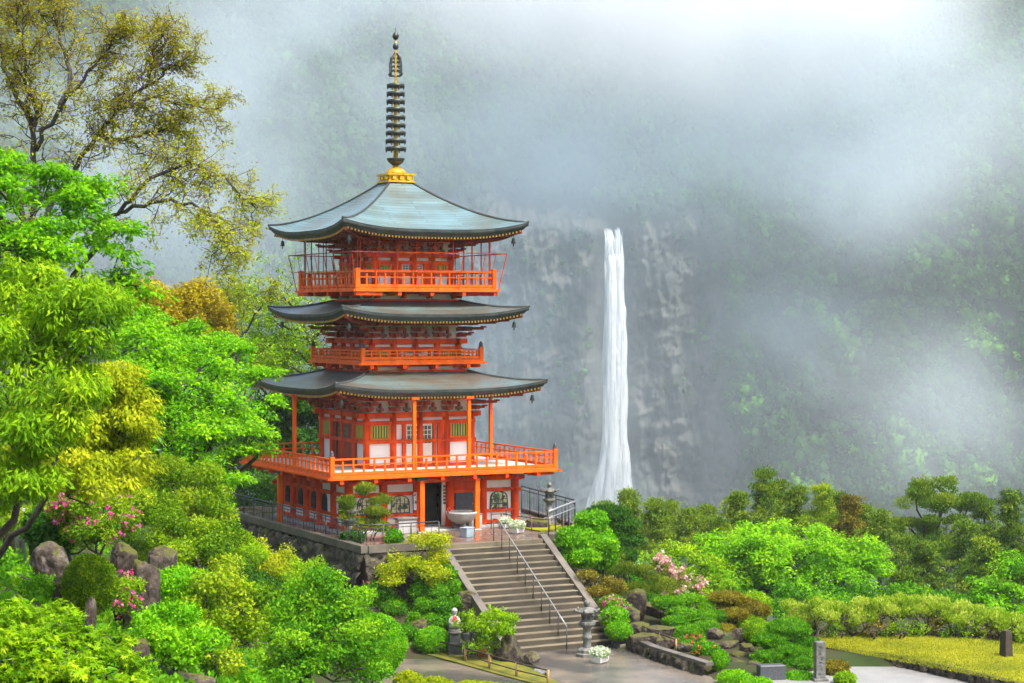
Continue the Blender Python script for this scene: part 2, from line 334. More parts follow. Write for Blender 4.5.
# ================================================================== THE SETTING
# ground sheet: fine near the camera's subject, out to the foot of the mountain
def ground():
    r = np.concatenate([np.linspace(-330, -40, 24)[:-1], np.linspace(-40, 40, 101), np.linspace(40, 330, 24)[1:]])
    d = np.concatenate([np.linspace(-6, 120, 140), np.linspace(120, 720, 50)[1:]])
    Rr, Dd = np.meshgrid(r, d, indexing='ij'); P = world(Rr, Dd, 0*Rr); P[..., 2] = ground_z(P)
    tag(meshobj('ground', P.reshape(-1, 3), gridfaces(len(r), len(d)), M['soil']), kind='structure')
ground()
def sheet(name, poly, z, m, step=.5):
    """flat polygon laid on the ground, with a skirt so that it has a thickness"""
    bm = bmesh.new(); a = [bm.verts.new((x, y, z)) for x, y in poly]; f = bm.faces.new(a); bm.normal_update()
    if f.normal.z < 0: f.normal_flip()
    b = [bm.verts.new((x, y, z-.25)) for x, y in poly]
    for i in range(len(poly)): bm.faces.new((a[i], b[i], b[(i+1) % len(poly)], a[(i+1) % len(poly)]))
    bmesh.ops.recalc_face_normals(bm, faces=bm.faces)
    me = bpy.data.meshes.new(name); bm.to_mesh(me); bm.free(); me.materials.append(m)
    return link(bpy.data.objects.new(name, me))
def g2(px, py, z): d = FW3+CR*((px-512)/FPX)-UP3*((py-341.5)/FPX); p = CAM+d*((z-CAM[2])/d[2]); return (float(p[0]), float(p[1]))
CZ = -3.36
court = [g2(398, 648, CZ), g2(420, 655, CZ), g2(462, 665, CZ), g2(505, 674, CZ), g2(548, 680, CZ), (-2.9, -20.2), (-2.3, -17.6), (-2.2, -15.57), (2.9, -15.57), (2.65, -15.9), (2.25, -18.9), (2.2, -23.5), (2.1, -27.5), (-6, -32), (-10.5, -24), (-9.6, -17)]
tag(sheet('courtyard', court, CZ, M['wet_asphalt']), kind='structure')
RZ = -3.37
road = [g2(826, 655, RZ), g2(880, 661, RZ), g2(930, 671, RZ), g2(985, 683, RZ), g2(1100, 712, RZ), g2(1090, 790, RZ), g2(700, 790, RZ), (2.1, -27.6), (2.2, -23.8), g2(760, 683, RZ), g2(800, 668, RZ)]
tag(sheet('road', road, RZ, M['road']), kind='structure')
LZ = -3.0
def lawn():
    poly = [g2(822, 646, LZ), g2(880, 652, LZ), g2(930, 662, LZ), g2(985, 674, LZ), g2(1110, 704, LZ), g2(1130, 640, LZ), g2(1010, 640, LZ), g2(900, 636, LZ), g2(815, 630, LZ)]
    tag(sheet('lawn', poly, LZ, M['lawn']), kind='structure')
    f = Foliage(np.random.default_rng(3)); n = 26000; g = f.rng; q = g.uniform(0, 1, (n, 2))
    a, b, c, d2 = [np.array(g2(*p, LZ)) for p in ((822, 647), (1060, 692), (1060, 642), (815, 631))]
    P2 = (a*(1-q[:, :1])+b*q[:, :1])*(1-q[:, 1:])+(d2*(1-q[:, :1])+c*q[:, :1])*q[:, 1:]
    P = np.concatenate([P2, np.full((n, 1), LZ-.005)], 1); A = unit(np.array([0, 0, 1.])+g.normal(size=(n, 3))*.6); A[:, 2] = np.abs(A[:, 2])
    t = np.clip(1.6*(fbm(P*.6, 4)-.5)+.55+g.normal(size=n)*.2, 0, 1)
    f.leaves(P, A, unit(g.normal(size=(n, 3))), .07, .35, t)
    tag(f.build('grass', leafmat('dry_grass', (.16, .20, .010), (.32, .33, .012), (.47, .45, .025), .3)), kind='stuff')
lawn()

# ---- mountain: an amphitheatre of forested slopes round a bare cliff, 600 m away
FALL_D = 600.; FALL_R = 31.0; FALL_TOP = CAM[2]+(312-226)/FPX*FALL_D
def mtn(rr, z):
    """distance of the mountain face at sideways position rr and height z, and how bare it is"""
    q = np.stack([rr*.012, z*.012, rr*0], -1)
    cl = ss(-62, -20, rr)*ss(70, 50, rr+30*(fbm(q*2.6, 31)-.5)+.12*(z-10))*ss(FALL_TOP+16, FALL_TOP+1, z+20*(fbm(q*3.5, 37)-.5))
    d = FALL_D+6+.06*(z+74)
    d = d+np.maximum(0, z-FALL_TOP)*1.1*(1-.0*cl)                          # above the lip the slope leans back
    side = np.maximum(0, rr-58)*.62+np.maximum(0, -22-rr)*.55
    d = d-side*(1-.35*ss(-60, 120, z))+side*.0
    d = d+(z+74)*.42*(1-cl)*ss(40, 150, side+60*ss(60, 120, z))
    rel = (fbm(np.stack([rr*.02, z*.016, rr*0+4], -1), 11, 4)-.5)*46*(1-cl*.75)
    bd1, bd2, bid = cells(np.stack([rr/5.+.9*fbm(q*9, 91), z/9.+.8*fbm(q*7, 92)], -1), 7); cd1, cd2, cid2 = cells(np.stack([rr/1.9+.8*fbm(q*16, 94), z/2.6+.8*fbm(q*14, 95)], -1), 8)
    ru, zu = rr*.93+z*.21, z*.95-rr*.26; led = (fbm(np.stack([ru*.07, zu*.26, rr*0], -1), 61, 5)-.5)*3.4+(fbm(np.stack([rr*.42+zu*.05, z*.06, rr*0], -1), 63, 5)-.5)*5+(fbm(np.stack([ru*.3, zu*.3, rr*0], -1), 66, 4)-.5)*3
    block = ((bid-.5)*2.4+(cid2-.5)*1.5+.8*ss(.10, 0, bd2-bd1)+led)*cl
    rib = (fbm(np.stack([rr*.13, z*.022, rr*0], -1), 21, 5)-.5)*10*cl+(fbm(np.stack([rr*.05, z*.10, rr*0+8], -1), 23, 4)-.5)*7*cl
    gully = -5*np.exp(-((rr-FALL_R)/7.)**2)*ss(FALL_TOP+16, FALL_TOP-2, z)*0+7*np.exp(-((rr-FALL_R)/6.)**2)*cl
    return d+rel-rib*.8+gully+block*(1-np.exp(-((rr-FALL_R)/7.)**2)), cl
def mountain():
    rr = np.concatenate([np.linspace(-340, -60, 90)[:-1], np.linspace(-60, 110, 420), np.linspace(110, 360, 80)[1:]])
    zz = np.linspace(-78, 178, 430); A, Z = np.meshgrid(rr, zz, indexing='ij'); D, cl = mtn(A, Z)
    P = world(A, D, Z)
    m = bpy.data.materials.new('mountain_face'); m.use_nodes = True; n = m.node_tree; b = n.nodes['Principled BSDF']; b.inputs['Roughness'].default_value = .9
    tc = n.nodes.new('ShaderNodeTexCoord')
    def noise(scale, st, det=6):
        mp = n.nodes.new('ShaderNodeMapping'); mp.inputs['Scale'].default_value = st; n.links.new(tc.outputs['Object'], mp.inputs[0])
        z = n.nodes.new('ShaderNodeTexNoise'); z.inputs['Scale'].default_value = scale; z.inputs['Detail'].default_value = det; n.links.new(mp.outputs[0], z.inputs['Vector']); return z
    def ramp(src, *st):
        c = n.nodes.new('ShaderNodeValToRGB'); e = c.color_ramp.elements
        while len(e) < len(st): e.new(.5)
        for k, (p, col) in enumerate(st): e[k].position = p; e[k].color = (*col, 1)
        n.links.new(src, c.inputs[0]); return c
    rock = ramp(noise(.13, (1, 1, .6), 12).outputs[0], (.28, (.030, .040, .034)), (.46, (.070, .078, .066)), (.60, (.098, .098, .088)), (.80, (.17, .15, .13)))
    veg = ramp(noise(.08, (1, 1, 1), 6).outputs[0], (.35, (.018, .04, .014)), (.65, (.05, .10, .03)))
    at_ = n.nodes.new('ShaderNodeAttribute'); at_.attribute_name = 'bare'
    nn = noise(.09, (1, 1, .8), 7)
    ad = n.nodes.new('ShaderNodeMath'); ad.operation = 'MULTIPLY_ADD'; n.links.new(at_.outputs['Fac'], ad.inputs[0]); ad.inputs[1].default_value = 1.25; n.links.new(nn.outputs[0], ad.inputs[2])
    k = ramp(ad.outputs[0], (.72/1, (0, 0, 0)), (1.0, (1, 1, 1))); k.color_ramp.elements[0].position = .95; k.color_ramp.elements[1].position = 1.0
    sc = n.nodes.new('ShaderNodeMath'); sc.operation = 'MULTIPLY'; n.links.new(ad.outputs[0], sc.inputs[0]); sc.inputs[1].default_value = .72; n.links.new(sc.outputs[0], k.inputs[0])
    k.color_ramp.elements[0].position = .84; k.color_ramp.elements[1].position = .95
    mx = n.nodes.new('ShaderNodeMix'); mx.data_type = 'RGBA'; n.links.new(k.outputs[0], mx.inputs[0]); n.links.new(veg.outputs[0], mx.inputs[6]); n.links.new(rock.outputs[0], mx.inputs[7])
    n.links.new(mx.outputs[2], b.inputs['Base Color'])
    tag(meshobj('mountain', P.reshape(-1, 3), gridfaces(len(rr), len(zz)), m, attr={'bare': cl.ravel()}), kind='structure')
    # the wood that covers it: crowns made of leaf clumps, too many to count
    g = np.random.default_rng(11); n_t = 32000
    R0 = g.uniform(-240, 290, n_t); Z0 = g.uniform(-76, 172, n_t); D0, c0 = mtn(R0, Z0)
    dens = fbm(np.stack([R0*.07, Z0*.07, R0*0], -1), 51, 3)
    keep = (g.uniform(0, 1, n_t) > c0*(1.02-.45*(dens > .52))) & ((np.abs(R0-FALL_R) > 5+ss(FALL_TOP, -70, Z0)*5) | (Z0 > FALL_TOP+3))
    R0, Z0, D0, c0 = R0[keep], Z0[keep], D0[keep], c0[keep]; f = Foliage(g)
    big = fbm(np.stack([R0*.02, Z0*.02, R0*0], -1), 77, 3); sm = g.uniform(0, 1, len(R0))
    tint = np.clip(.09+.36*big+.22*(sm-.5)+ss(45, -5, Z0)*(.42*(fbm(np.stack([R0*.055, Z0*.055, R0*0+2], -1), 78, 2) > .64))+.1*g.normal(size=len(R0)), 0, 1)
    rad = np.where(c0 > .5, g.uniform(.5, 1.5, len(R0)), g.uniform(1.3, 3.1, len(R0)))
    C0 = world(R0, D0-.75*rad, Z0+rad*.5); K = 34
    q = unit(g.normal(size=(len(R0), K, 3))); q[..., 2] = np.abs(q[..., 2])*1.25-.3
    tall = g.uniform(.8, 1.5, len(R0))[:, None]
    P = C0[:, None, :]+q*rad[:, None, None]*g.uniform(.7, 1.15, (len(R0), K, 1))*np.stack([1+0*tall, 1+0*tall, tall], -1)
    P = P.reshape(-1, 3); Q = q.reshape(-1, 3); N = len(P)
    A = unit(g.normal(size=(N, 3))+[0, 0, -.3]); Nn = unit(Q+g.normal(size=(N, 3))*.45)
    rr_ = np.repeat(rad, K); Ln = rr_*g.uniform(.28, .6, N)
    f.V.append(leaf_quads(P-A*Ln[:, None]*.5, A, Nn, Ln, Ln*.8, .2)); f.T.append(np.repeat(np.clip(np.repeat(tint, K)+g.normal(size=N)*.06, 0, 1), 4))
    IV, IF = ico(1); M_ = len(R0); lump = .45+.5*g.uniform(0, 1, (M_, len(IV), 1))
    CV = C0[:, None, :]+IV[None]*lump*rad[:, None, None]*np.stack([1+0*tall, 1+0*tall, tall], -1)
    f.core(CV.reshape(-1, 3), (IF[None]+(np.arange(M_)*len(IV))[:, None, None]).reshape(-1, 3), 0.); f.xT[-1] = np.repeat(tint, len(IV))
    tag(f.build('forest', L['forest']), kind='stuff')
mountain()

# ---- waterfall: strands of water falling free of the cliff and spreading towards its foot
def waterfall():
    g = np.random.default_rng(5); V = []; F = []; k = 0; nz = 60; top, bot = FALL_TOP, -70.
    for i in range(290):
        wisp = i >= 170; u = g.uniform(-1, 1); u = np.sign(u)*abs(u)**.8 if not wisp else np.sign(u)*g.uniform(.75, 1.28)
        z1 = top-(0 if i < 60 else g.uniform(0, .75)*(top-bot)); z1 = z1-g.uniform(8, 26) if z1 == top and .15 < u < .62 and not wisp else z1; z0 = bot-(0) if i < 60 or g.uniform() < .5 else max(bot, z1-g.uniform(18, 60))
        t = np.linspace(0, 1, nz); z = z1+(z0-z1)*t; fall = (top-z)/(top-bot)
        half = 2.15+.9*fall**1.3+3.6*ss(.55, 1, fall)
        c = FALL_R+u*half*.92+np.sin(t*g.uniform(3, 9)+g.uniform(0, 6))*.35-3.2*ss(.6, 1, fall)*max(0, -u+.25)
        wd = (g.uniform(.7, 1.2) if i < 26 else g.uniform(.25, 1.0) if not wisp else g.uniform(.06, .24))*(1+.7*fall)*np.clip(np.minimum(t*14, (1-t)*8+ (1 if z0 <= bot else 0)), .05, 1)*(.7+.5*vn(np.stack([t*16, t*0+i, t*0], -1), 3))
        dd = FALL_D-3.5-4*fall**.7-g.uniform(0, 2.6)
        base, _ = mtn(np.full(1, FALL_R), np.full(1, top)); lip = np.clip(1-t*9, 0, 1)**2*max(0, base[0]-FALL_D+4) if z1 == top else 0
        n = 6
        for a in range(n):
            V.append(world(c+np.cos(2*PI*a/n)*wd, dd+lip+np.sin(2*PI*a/n)*wd*.5, z))
        idx = k+np.arange(n*nz).reshape(n, nz)
        for a in range(n):
            b_ = (a+1) % n; F.append(np.stack([idx[a, :-1], idx[b_, :-1], idx[b_, 1:], idx[a, 1:]], 1))
        k += n*nz
    m = bpy.data.materials.new('falling_water'); m.use_nodes = True; nt = m.node_tree; b = nt.nodes['Principled BSDF']; out = nt.nodes['Material Output']
    b.inputs['Base Color'].default_value = (.93, .95, .96, 1); b.inputs['Roughness'].default_value = .6
    tc = nt.nodes.new('ShaderNodeTexCoord'); mp = nt.nodes.new('ShaderNodeMapping'); mp.inputs['Scale'].default_value = (1.6, 1.6, .10); nt.links.new(tc.outputs['Object'], mp.inputs[0])
    nz_ = nt.nodes.new('ShaderNodeTexNoise'); nz_.inputs['Scale'].default_value = .8; nz_.inputs['Detail'].default_value = 6; nt.links.new(mp.outputs[0], nz_.inputs['Vector'])
    cr = nt.nodes.new('ShaderNodeValToRGB'); cr.color_ramp.elements[0].position = .22; cr.color_ramp.elements[1].position = .54; nt.links.new(nz_.outputs[0], cr.inputs[0])
    tr = nt.nodes.new('ShaderNodeBsdfTransparent'); tl = nt.nodes.new('ShaderNodeBsdfTranslucent'); tl.inputs[0].default_value = (.93, .95, .96, 1)
    m1 = nt.nodes.new('ShaderNodeMixShader'); m1.inputs[0].default_value = .4; nt.links.new(b.outputs[0], m1.inputs[1]); nt.links.new(tl.outputs[0], m1.inputs[2])
    m2 = nt.nodes.new('ShaderNodeMixShader'); nt.links.new(cr.outputs[0], m2.inputs[0]); nt.links.new(tr.outputs[0], m2.inputs[1]); nt.links.new(m1.outputs[0], m2.inputs[2]); nt.links.new(m2.outputs[0], out.inputs[0])
    tag(meshobj('waterfall', np.concatenate(V), np.concatenate(F), m), kind='structure')
waterfall()

# ---- haze (even) and the drifting banks of mist
def volume_mat(name, col, dens=None):
    m = bpy.data.materials.new(name); m.use_nodes = True; n = m.node_tree; n.nodes.remove(n.nodes['Principled BSDF'])
    v = n.nodes.new('ShaderNodeVolumePrincipled'); v.inputs['Color'].default_value = (*col, 1); v.inputs['Anisotropy'].default_value = .1
    if dens: v.inputs['Density'].default_value = dens
    n.links.new(v.outputs[0], n.nodes['Material Output'].inputs['Volume']); return m, n, v
def haze():
    mb = MB(); mb.box((0, 0, 0), (900, 800, 290))
    m, n, v = volume_mat('haze_air', (.86, .94, 1.0), HAZE)
    o = mb.build('haze', m); p = world(10, 385, 56); o.location = [float(c) for c in p]; o.rotation_euler = (0, 0, YAW); tag(o, kind='stuff')
HAZE = .00016
haze()
def mist(px, py, d, rx, ry, depth, dens, seed, scale=1.0, lo=.38, col=(.84, .935, 1.0)):
    V, F = ico(3); o = meshobj('mist_bank', V, F, [], None); tag(o, kind='stuff')
    c = at(px, py, d); o.location = [float(a) for a in c]; o.rotation_euler = (0, 0, YAW)
    sx, sy, sz = rx/FPX*d, depth, ry/FPX*d; o.scale = (sx, sy, sz)
    m, n, v = volume_mat('mist', col); o.data.materials.append(m)
    tc = n.nodes.new('ShaderNodeTexCoord')
    ln = n.nodes.new('ShaderNodeVectorMath'); ln.operation = 'LENGTH'; n.links.new(tc.outputs['Object'], ln.inputs[0])
    fo = n.nodes.new('ShaderNodeMapRange'); fo.interpolation_type = 'SMOOTHSTEP'; n.links.new(ln.outputs['Value'], fo.inputs[0])
    fo.inputs[1].default_value = 1; fo.inputs[2].default_value = .1; fo.inputs[3].default_value = 0; fo.inputs[4].default_value = 1
    mp = n.nodes.new('ShaderNodeMapping'); mp.inputs['Scale'].default_value = (sx/30*scale, sy/60*scale, sz/24*scale); mp.inputs['Location'].default_value = (seed*7.3, seed*3.1, seed*1.7)
    mp.inputs['Rotation'].default_value = (0, .5, 0)
    n.links.new(tc.outputs['Object'], mp.inputs[0])
    nz = n.nodes.new('ShaderNodeTexNoise'); nz.inputs['Scale'].default_value = 1; nz.inputs['Detail'].default_value = 3; nz.inputs['Distortion'].default_value = .5; n.links.new(mp.outputs[0], nz.inputs['Vector'])
    nr = n.nodes.new('ShaderNodeMapRange'); nr.interpolation_type = 'SMOOTHSTEP'; n.links.new(nz.outputs[0], nr.inputs[0]); nr.inputs[1].default_value = lo; nr.inputs[2].default_value = .68; nr.inputs[3].default_value = .05; nr.inputs[4].default_value = 1
    mu = n.nodes.new('ShaderNodeMath'); mu.operation = 'MULTIPLY'; n.links.new(fo.outputs[0], mu.inputs[0]); n.links.new(nr.outputs[0], mu.inputs[1])
    m2 = n.nodes.new('ShaderNodeMath'); m2.operation = 'MULTIPLY'; n.links.new(mu.outputs[0], m2.inputs[0]); m2.inputs[1].default_value = dens
    n.links.new(m2.outputs[0], v.inputs['Density'])
MIST = [  # px, py, distance, rx, ry (pixels), depth (m), density, lower noise threshold
    (500, 330, 500, 900, 520, 75, .0060, .0), (820, 110, 500, 420, 160, 45, .014, .0), (600, 150, 520, 240, 95, 30, .010, .0), (930, 110, 470, 280, 190, 45, .012, .1), (240, 170, 500, 260, 160, 40, .010, .0), (690, -60, 470, 400, 225, 80, .05, .10), (330, 40, 460, 360, 190, 50, .018, .3), (120, 170, 480, 260, 210, 50, .018, .3),
    (540, 170, 500, 230, 120, 40, .026, .2), (800, 190, 480, 210, 120, 45, .020, .34), (940, 420, 440, 210, 140, 45, .013, .28), (800, 330, 500, 120, 90, 35, .014, .34),
    (598, 500, 560, 80, 66, 22, .06, .25), (860, 10, 480, 160, 90, 45, .02, .3), (612, 380, 585, 46, 170, 16, .012, .1), (490, 360, 520, 120, 150, 35, .018, .15), (220, 260, 500, 150, 120, 40, .014, .15)]
for k, a in enumerate(MIST): mist(*a[:7], seed=k+1, lo=a[7], col=(.97, .985, 1.0) if k == 5 else (.84, .935, 1.0))

# ================================================================== THE PAGODA
SIDES = [0, PI/2, PI, -PI/2]            # front (-Y), right (+X), back, left
def rot(p, a): c, s_ = math.cos(a), math.sin(a); return (p[0]*c-p[1]*s_, p[0]*s_+p[1]*c, p[2])
class SB(MB):
    """a mesh collector whose shapes are given for the front side and turned to side a"""
    def __init__(s, a): super().__init__(); s.a = a
    def add(s, v, f, mi=0, smooth=False): return super().add([rot(p, s.a) for p in v], f, mi, smooth)
def roof_material():
    m = bpy.data.materials.new('copper_shingles'); m.use_nodes = True; n = m.node_tree; b = n.nodes['Principled BSDF']
    uv = n.nodes.new('ShaderNodeUVMap'); uv.uv_map = 'uv'
    br = n.nodes.new('ShaderNodeTexBrick'); n.links.new(uv.outputs[0], br.inputs['Vector']); br.inputs['Scale'].default_value = 1
    br.inputs['Brick Width'].default_value = 3.4; br.inputs['Row Height'].default_value = .23; br.inputs['Mortar Size'].default_value = .018; br.inputs['Mortar Smooth'].default_value = .4
    br.inputs['Color1'].default_value = (.80, .80, .80, 1); br.inputs['Color2'].default_value = (1.12, 1.12, 1.12, 1); br.inputs['Mortar'].default_value = (.34, .34, .34, 1)
    tc = n.nodes.new('ShaderNodeTexCoord')
    nz = n.nodes.new('ShaderNodeTexNoise'); nz.inputs['Scale'].default_value = .55; nz.inputs['Detail'].default_value = 6; n.links.new(tc.outputs['Object'], nz.inputs['Vector'])
    cr = n.nodes.new('ShaderNodeValToRGB'); e = cr.color_ramp.elements; n.links.new(nz.outputs[0], cr.inputs[0])
    a = n.nodes.new('ShaderNodeAttribute'); a.attribute_name = 'patina'
    ad = n.nodes.new('ShaderNodeMath'); ad.operation = 'ADD'; n.links.new(nz.outputs[0], ad.inputs[0]); n.links.new(a.outputs['Fac'], ad.inputs[1]); n.links.new(ad.outputs[0], cr.inputs[0])
    e[0].position = .38; e[0].color = (.125, .095, .065, 1); e[1].position = .85; e[1].color = (.145, .25, .275, 1); x = e.new(.60); x.color = (.12, .17, .155, 1)
    mu = n.nodes.new('ShaderNodeMix'); mu.data_type = 'RGBA'; mu.blend_type = 'MULTIPLY'; mu.inputs[0].default_value = 1
    n.links.new(cr.outputs[0], mu.inputs[6]); n.links.new(br.outputs[0], mu.inputs[7]); n.links.new(mu.outputs[2], b.inputs['Base Color'])
    b.inputs['Roughness'].default_value = .33; b.inputs['Specular IOR Level'].default_value = .75
    bp = n.nodes.new('ShaderNodeBump'); bp.inputs['Strength'].default_value = .6; bp.inputs['Distance'].default_value = .03; n.links.new(br.outputs[0], bp.inputs['Height']); n.links.new(bp.outputs[0], b.inputs['Normal'])
    return m
M['copper'] = roof_material()

def pagoda():
    T = thing('pagoda', 'three storey vermilion pagoda with green copper roofs and tall gold spire', 'pagoda', (0, 0, 0))
    ROOT = [T]
    def part(mb, name, m, parent=None): return mb.build(name, m, parent or T)
    # ---------------- plinth and ground storey
    mb = MB(); mb.box((0, 0, .345), (9.0, 9.0, .13), bev=.02); mb.box((0, -4.75, .33), (2.4, .5, .09), bev=.02); part(mb, 'plinth', M['plinth'])
    W = 4.1; xs = [-W+i*2*W/5 for i in range(6)]
    for a in SIDES:
        for x in xs[:-1]:
            mb = SB(a); mb.lathe([(.25, .41), (.25, .47), (.20, .475), (.195, 2.62)], (x, -W, 0), 14); part(mb, 'column', M['vermilion'])
        for i in range(5):
            if a == 0 and i == 2: continue
            mb = SB(a)
            xc = (xs[i]+xs[i+1])/2; w_ = 2*W/5-.36
            side = a == -PI/2
            if side and i in (0, 1, 2): mb.box((xc, -W+.05, 1.70), (w_, .08, 1.5), mi=1); mb.box((xc, -W+.05, .70), (w_, .08, .48))
            elif a == 0 and i == 3:
                mb.box((xc, -W+.05, 2.2), (w_, .08, .34), mi=1); mb.box((xc-.15, -W-.02, 1.50), (.86, .10, 1.0), mi=3); mb.box((xc, -W+.05, .72), (w_, .08, .52)); mb.box((xc+.45, -W+.06, 1.5), (.5, .08, 1.0))
            else: mb.box((xc, -W+.05, 1.5), (w_, .08, 2.14))
            part(mb, 'wall_panel', [M['plaster'], M['vermilion'], M['shadedred'], M['board']])
        mb = SB(a)
        for z, h in ((.53, .13), (1.02, .13), (1.97, .16), (2.50, .20)):
            if a == 0:
                if z in (1.02, .53):
                    mb.box(((xs[0]+xs[2])/2, -W, z), (xs[2]-xs[0]+.2, .26, h), bev=.01); mb.box(((xs[3]+.9+xs[5])/2, -W, z), (xs[5]-xs[3]-.7, .26, h), bev=.01)
                elif z == 1.97:
                    mb.box(((xs[0]+xs[2])/2, -W, z), (xs[2]-xs[0], .26, h), bev=.01); mb.box(((xs[3]+xs[5])/2, -W, z), (xs[5]-xs[3], .26, h), bev=.01)
                else: mb.box((0, -W, z), (2*W+.9, .28, h), bev=.01)
            else: mb.box((0, -W, z), (2*W+.9 if z > 1.9 else 2*W+.4, .255, h-.006), bev=.01)
        part(mb, 'beam', M['vermilion'])
        # arched windows
        for i in range(5):
            if a == 0 and i in (2,): continue
            xc = (xs[i]+xs[i+1])/2; hw, z0, zs, zt = .40, 1.09, 1.52, 1.86
            if a == 0 and i == 3: xc += .48; hw = .24
            if a == -PI/2:
                hw = .22
                if i == 3: xc -= .3
            y = -W-.012
            arch = [(-hw*1.06, z0), (-hw, zs)]+[(-hw*math.cos(t), zs+(zt-zs)*math.sin(t)**.8) for t in np.linspace(.18, PI-.18, 11)]+[(hw, zs), (hw*1.06, z0)]
            mb = SB(a); n_ = len(arch)                       # frame: a dark band with depth
            oo = [(x*1.10, z0+(z-z0)*1.04-.0) for x, z in arch]
            V = [(xc+x, y-.04, z) for x, z in oo]+[(xc+x, y-.04, z) for x, z in arch]+[(xc+x, y+.05, z) for x, z in oo]+[(xc+x, y+.05, z) for x, z in arch]
            F = [(k, k+1, n_+k+1, n_+k) for k in range(n_-1)]+[(2*n_+k, 2*n_+k+1, k+1, k) for k in range(n_-1)]+[(n_+k, n_+k+1, 3*n_+k+1, 3*n_+k) for k in range(n_-1)]
            mb.add(V, F); mb.box((xc, y-.015, z0+.02), (hw*2.2, .05, .05))
            for k in (-.5, 0, .5): mb.box((xc+hw*k, y-.012, (z0+zt)/2-.03), (.03, .03, zt-z0-.12))
            for z in (1.3, 1.52): mb.box((xc, y-.010, z), (hw*1.9, .028, .028))
            win = part(mb, 'window', M['black'])
            mb = SB(a); mb.add([(xc+x, y-.004, z) for x, z in arch], [tuple(range(n_))]); part(mb, 'pane', M['glass'] if a else [leafglass()], win)
    # door bay: dark room, jambs, cream screen
    mb = MB(); mb.box((-.05, -2.9, 1.45), (1.5, .1, 2.2)); mb.box((-.86, -3.5, 1.45), (.1, 1.2, 2.2)); mb.box((.86, -3.5, 1.45), (.1, 1.2, 2.2)); mb.box((0, -3.5, 2.42), (1.6, 1.2, .06)); part(mb, 'doorway', M['interior'])
    for x, q in ((-.74, .16), (.80, .10)): mb = MB(); mb.box((x, -4.08, 1.44), (q, .2, 2.05)); part(mb, 'door_jamb', M['vermilion'])
    d = MB(); d.box((.58, -4.02, 1.43), (.30, .06, 2.0), bev=.01); so = part(d, 'sliding_screen', M['screen'])
    d = MB()
    for k in range(6): d.box((.60, -4.06, 1.45+k*.15), (.20, .02, .10))
    part(d, 'pane', M['glass'], so)
    mb = MB(); mb.box((-1.02, -4.33, 1.62), (.13, .03, .78), bev=.005, mi=0)
    g = random.Random(3)
    for k in range(7):
        for j in range(3): mb.box((-1.02+g.uniform(-.03, .03), -4.349, 1.95-k*.105+g.uniform(-.03, .03)), (g.choice((.07, .015)), .004, g.choice((.012, .05))), mi=1)
    part(mb, 'name_board', [M['white'], M['black']])
    # porch posts carrying the balcony
    for x, y in ((-1.15, -5.3), (1.56, -5.3), (-5.3, 1.2), (5.3, 1.2)):
        mb = MB(); mb.box((x, y, 1.50), (.21, .21, 2.28), bev=.02); mb.box((x, y, 2.68), (.5 if abs(y) > 5 else .26, .26 if abs(y) > 5 else .5, .10), mi=1); mb.box((x, y, .33), (.34, .34, .08), mi=2, bev=.02)
        part(mb, 'porch_post', [M['orange'], M['black'], M['plinth']])
    # ---------------- balconies
    def balcony(B, z0, z1, zt, name, wall, posts, cap=True, floor=True):
        mb = MB(); mb.box((0, 0, (z0+z1)/2), (2*B, 2*B, z1-z0), bev=.015)
        if floor: mb.box((0, 0, z1+.012), (2*B-.3, 2*B-.3, .03), mi=1)
        for a in SIDES:                                       # lower lip and joist ends
            s_ = SB(a); s_.box((0, -B-.04, z0+.045), (2*B+.3, .10, .09)); 
            for k in range(int(B*2/1.6)+1): s_.box((-B+.5+k*1.6, -B+.6, z0-.09), (.18, 1.3, .17), mi=2)
            mb.add(s_.v, s_.f, 0); mb.m[-len(s_.f):] = s_.m
        bal = part(mb, 'balcony', [M['orange'], M['paleboards'], M['vermilion']])
        h = zt-z1; R_ = B-.09
        for a in SIDES:
            mb = SB(a); mb.box((0, -R_, zt-.03), (2*R_+.02, .085, .07)); mb.box((0, -R_, z1+h*.62), (2*R_, .06, .05)); mb.box((0, -R_, z1+.09), (2*R_, .10, .12))
            n_ = max(4, int(round(2*R_/posts)))
            for k in range(1, n_):
                x = -R_+2*R_*k/n_; mb.box((x, -R_, z1+h*.42), (.075, .075, h*.84))
                if k % 2 == 0: mb.box((x, -R_, z1+h*.80), (.07, .06, h*.36))
            part(mb, 'railing', M['orange'], bal)
            mb = SB(a); mb.box((-R_, -R_, z1+h*.5+.05), (.19, .19, h+.12), bev=.02)
            if cap: mb.lathe([(.10, 0), (.11, .05), (.08, .07), (.10, .14), (.06, .2), (.0, .28)], (-R_, -R_, z1+h+.11), 10, mi=1)
            part(mb, 'corner_post', [M['orange'], M['black']], bal)
        return bal
    balcony(5.55, 2.80, 2.98, 3.72, 'balcony', 2.63, .50)
    balcony(3.04, 7.66, 7.87, 8.33, 'balcony', 2.17, .42)
    b3 = balcony(3.48, 10.95, 11.12, 11.88, 'balcony', 1.9, .46, cap=False)
    # wire screen round the top balcony
    for a in SIDES:
        mb = SB(a); B0, B1, z0, z1 = 3.54, 3.84, 10.98, 12.70
        mb.bar((-B1, -B1, z1), (B1, -B1, z1), .042); mb.bar((-B0, -B0, z0), (-B1, -B1, z1), .035); mb.bar((-B0-.13, -B0-.13, 11.9), (B0+.13, -B0-.13, 11.9), .02)
        for k in range(1, 7):
            x = -1+2*k/7; mb.bar((x*B0, -B0, z0), (x*B1, -B1, z1), .02 if k not in (2, 5) else .03)
        for k in range(8):
            x = -3.2+6.4*k/7; mb.bar((x, -3.3, 11.1), (x, -3.3, 13.35), .042 if k % 2 else .03)
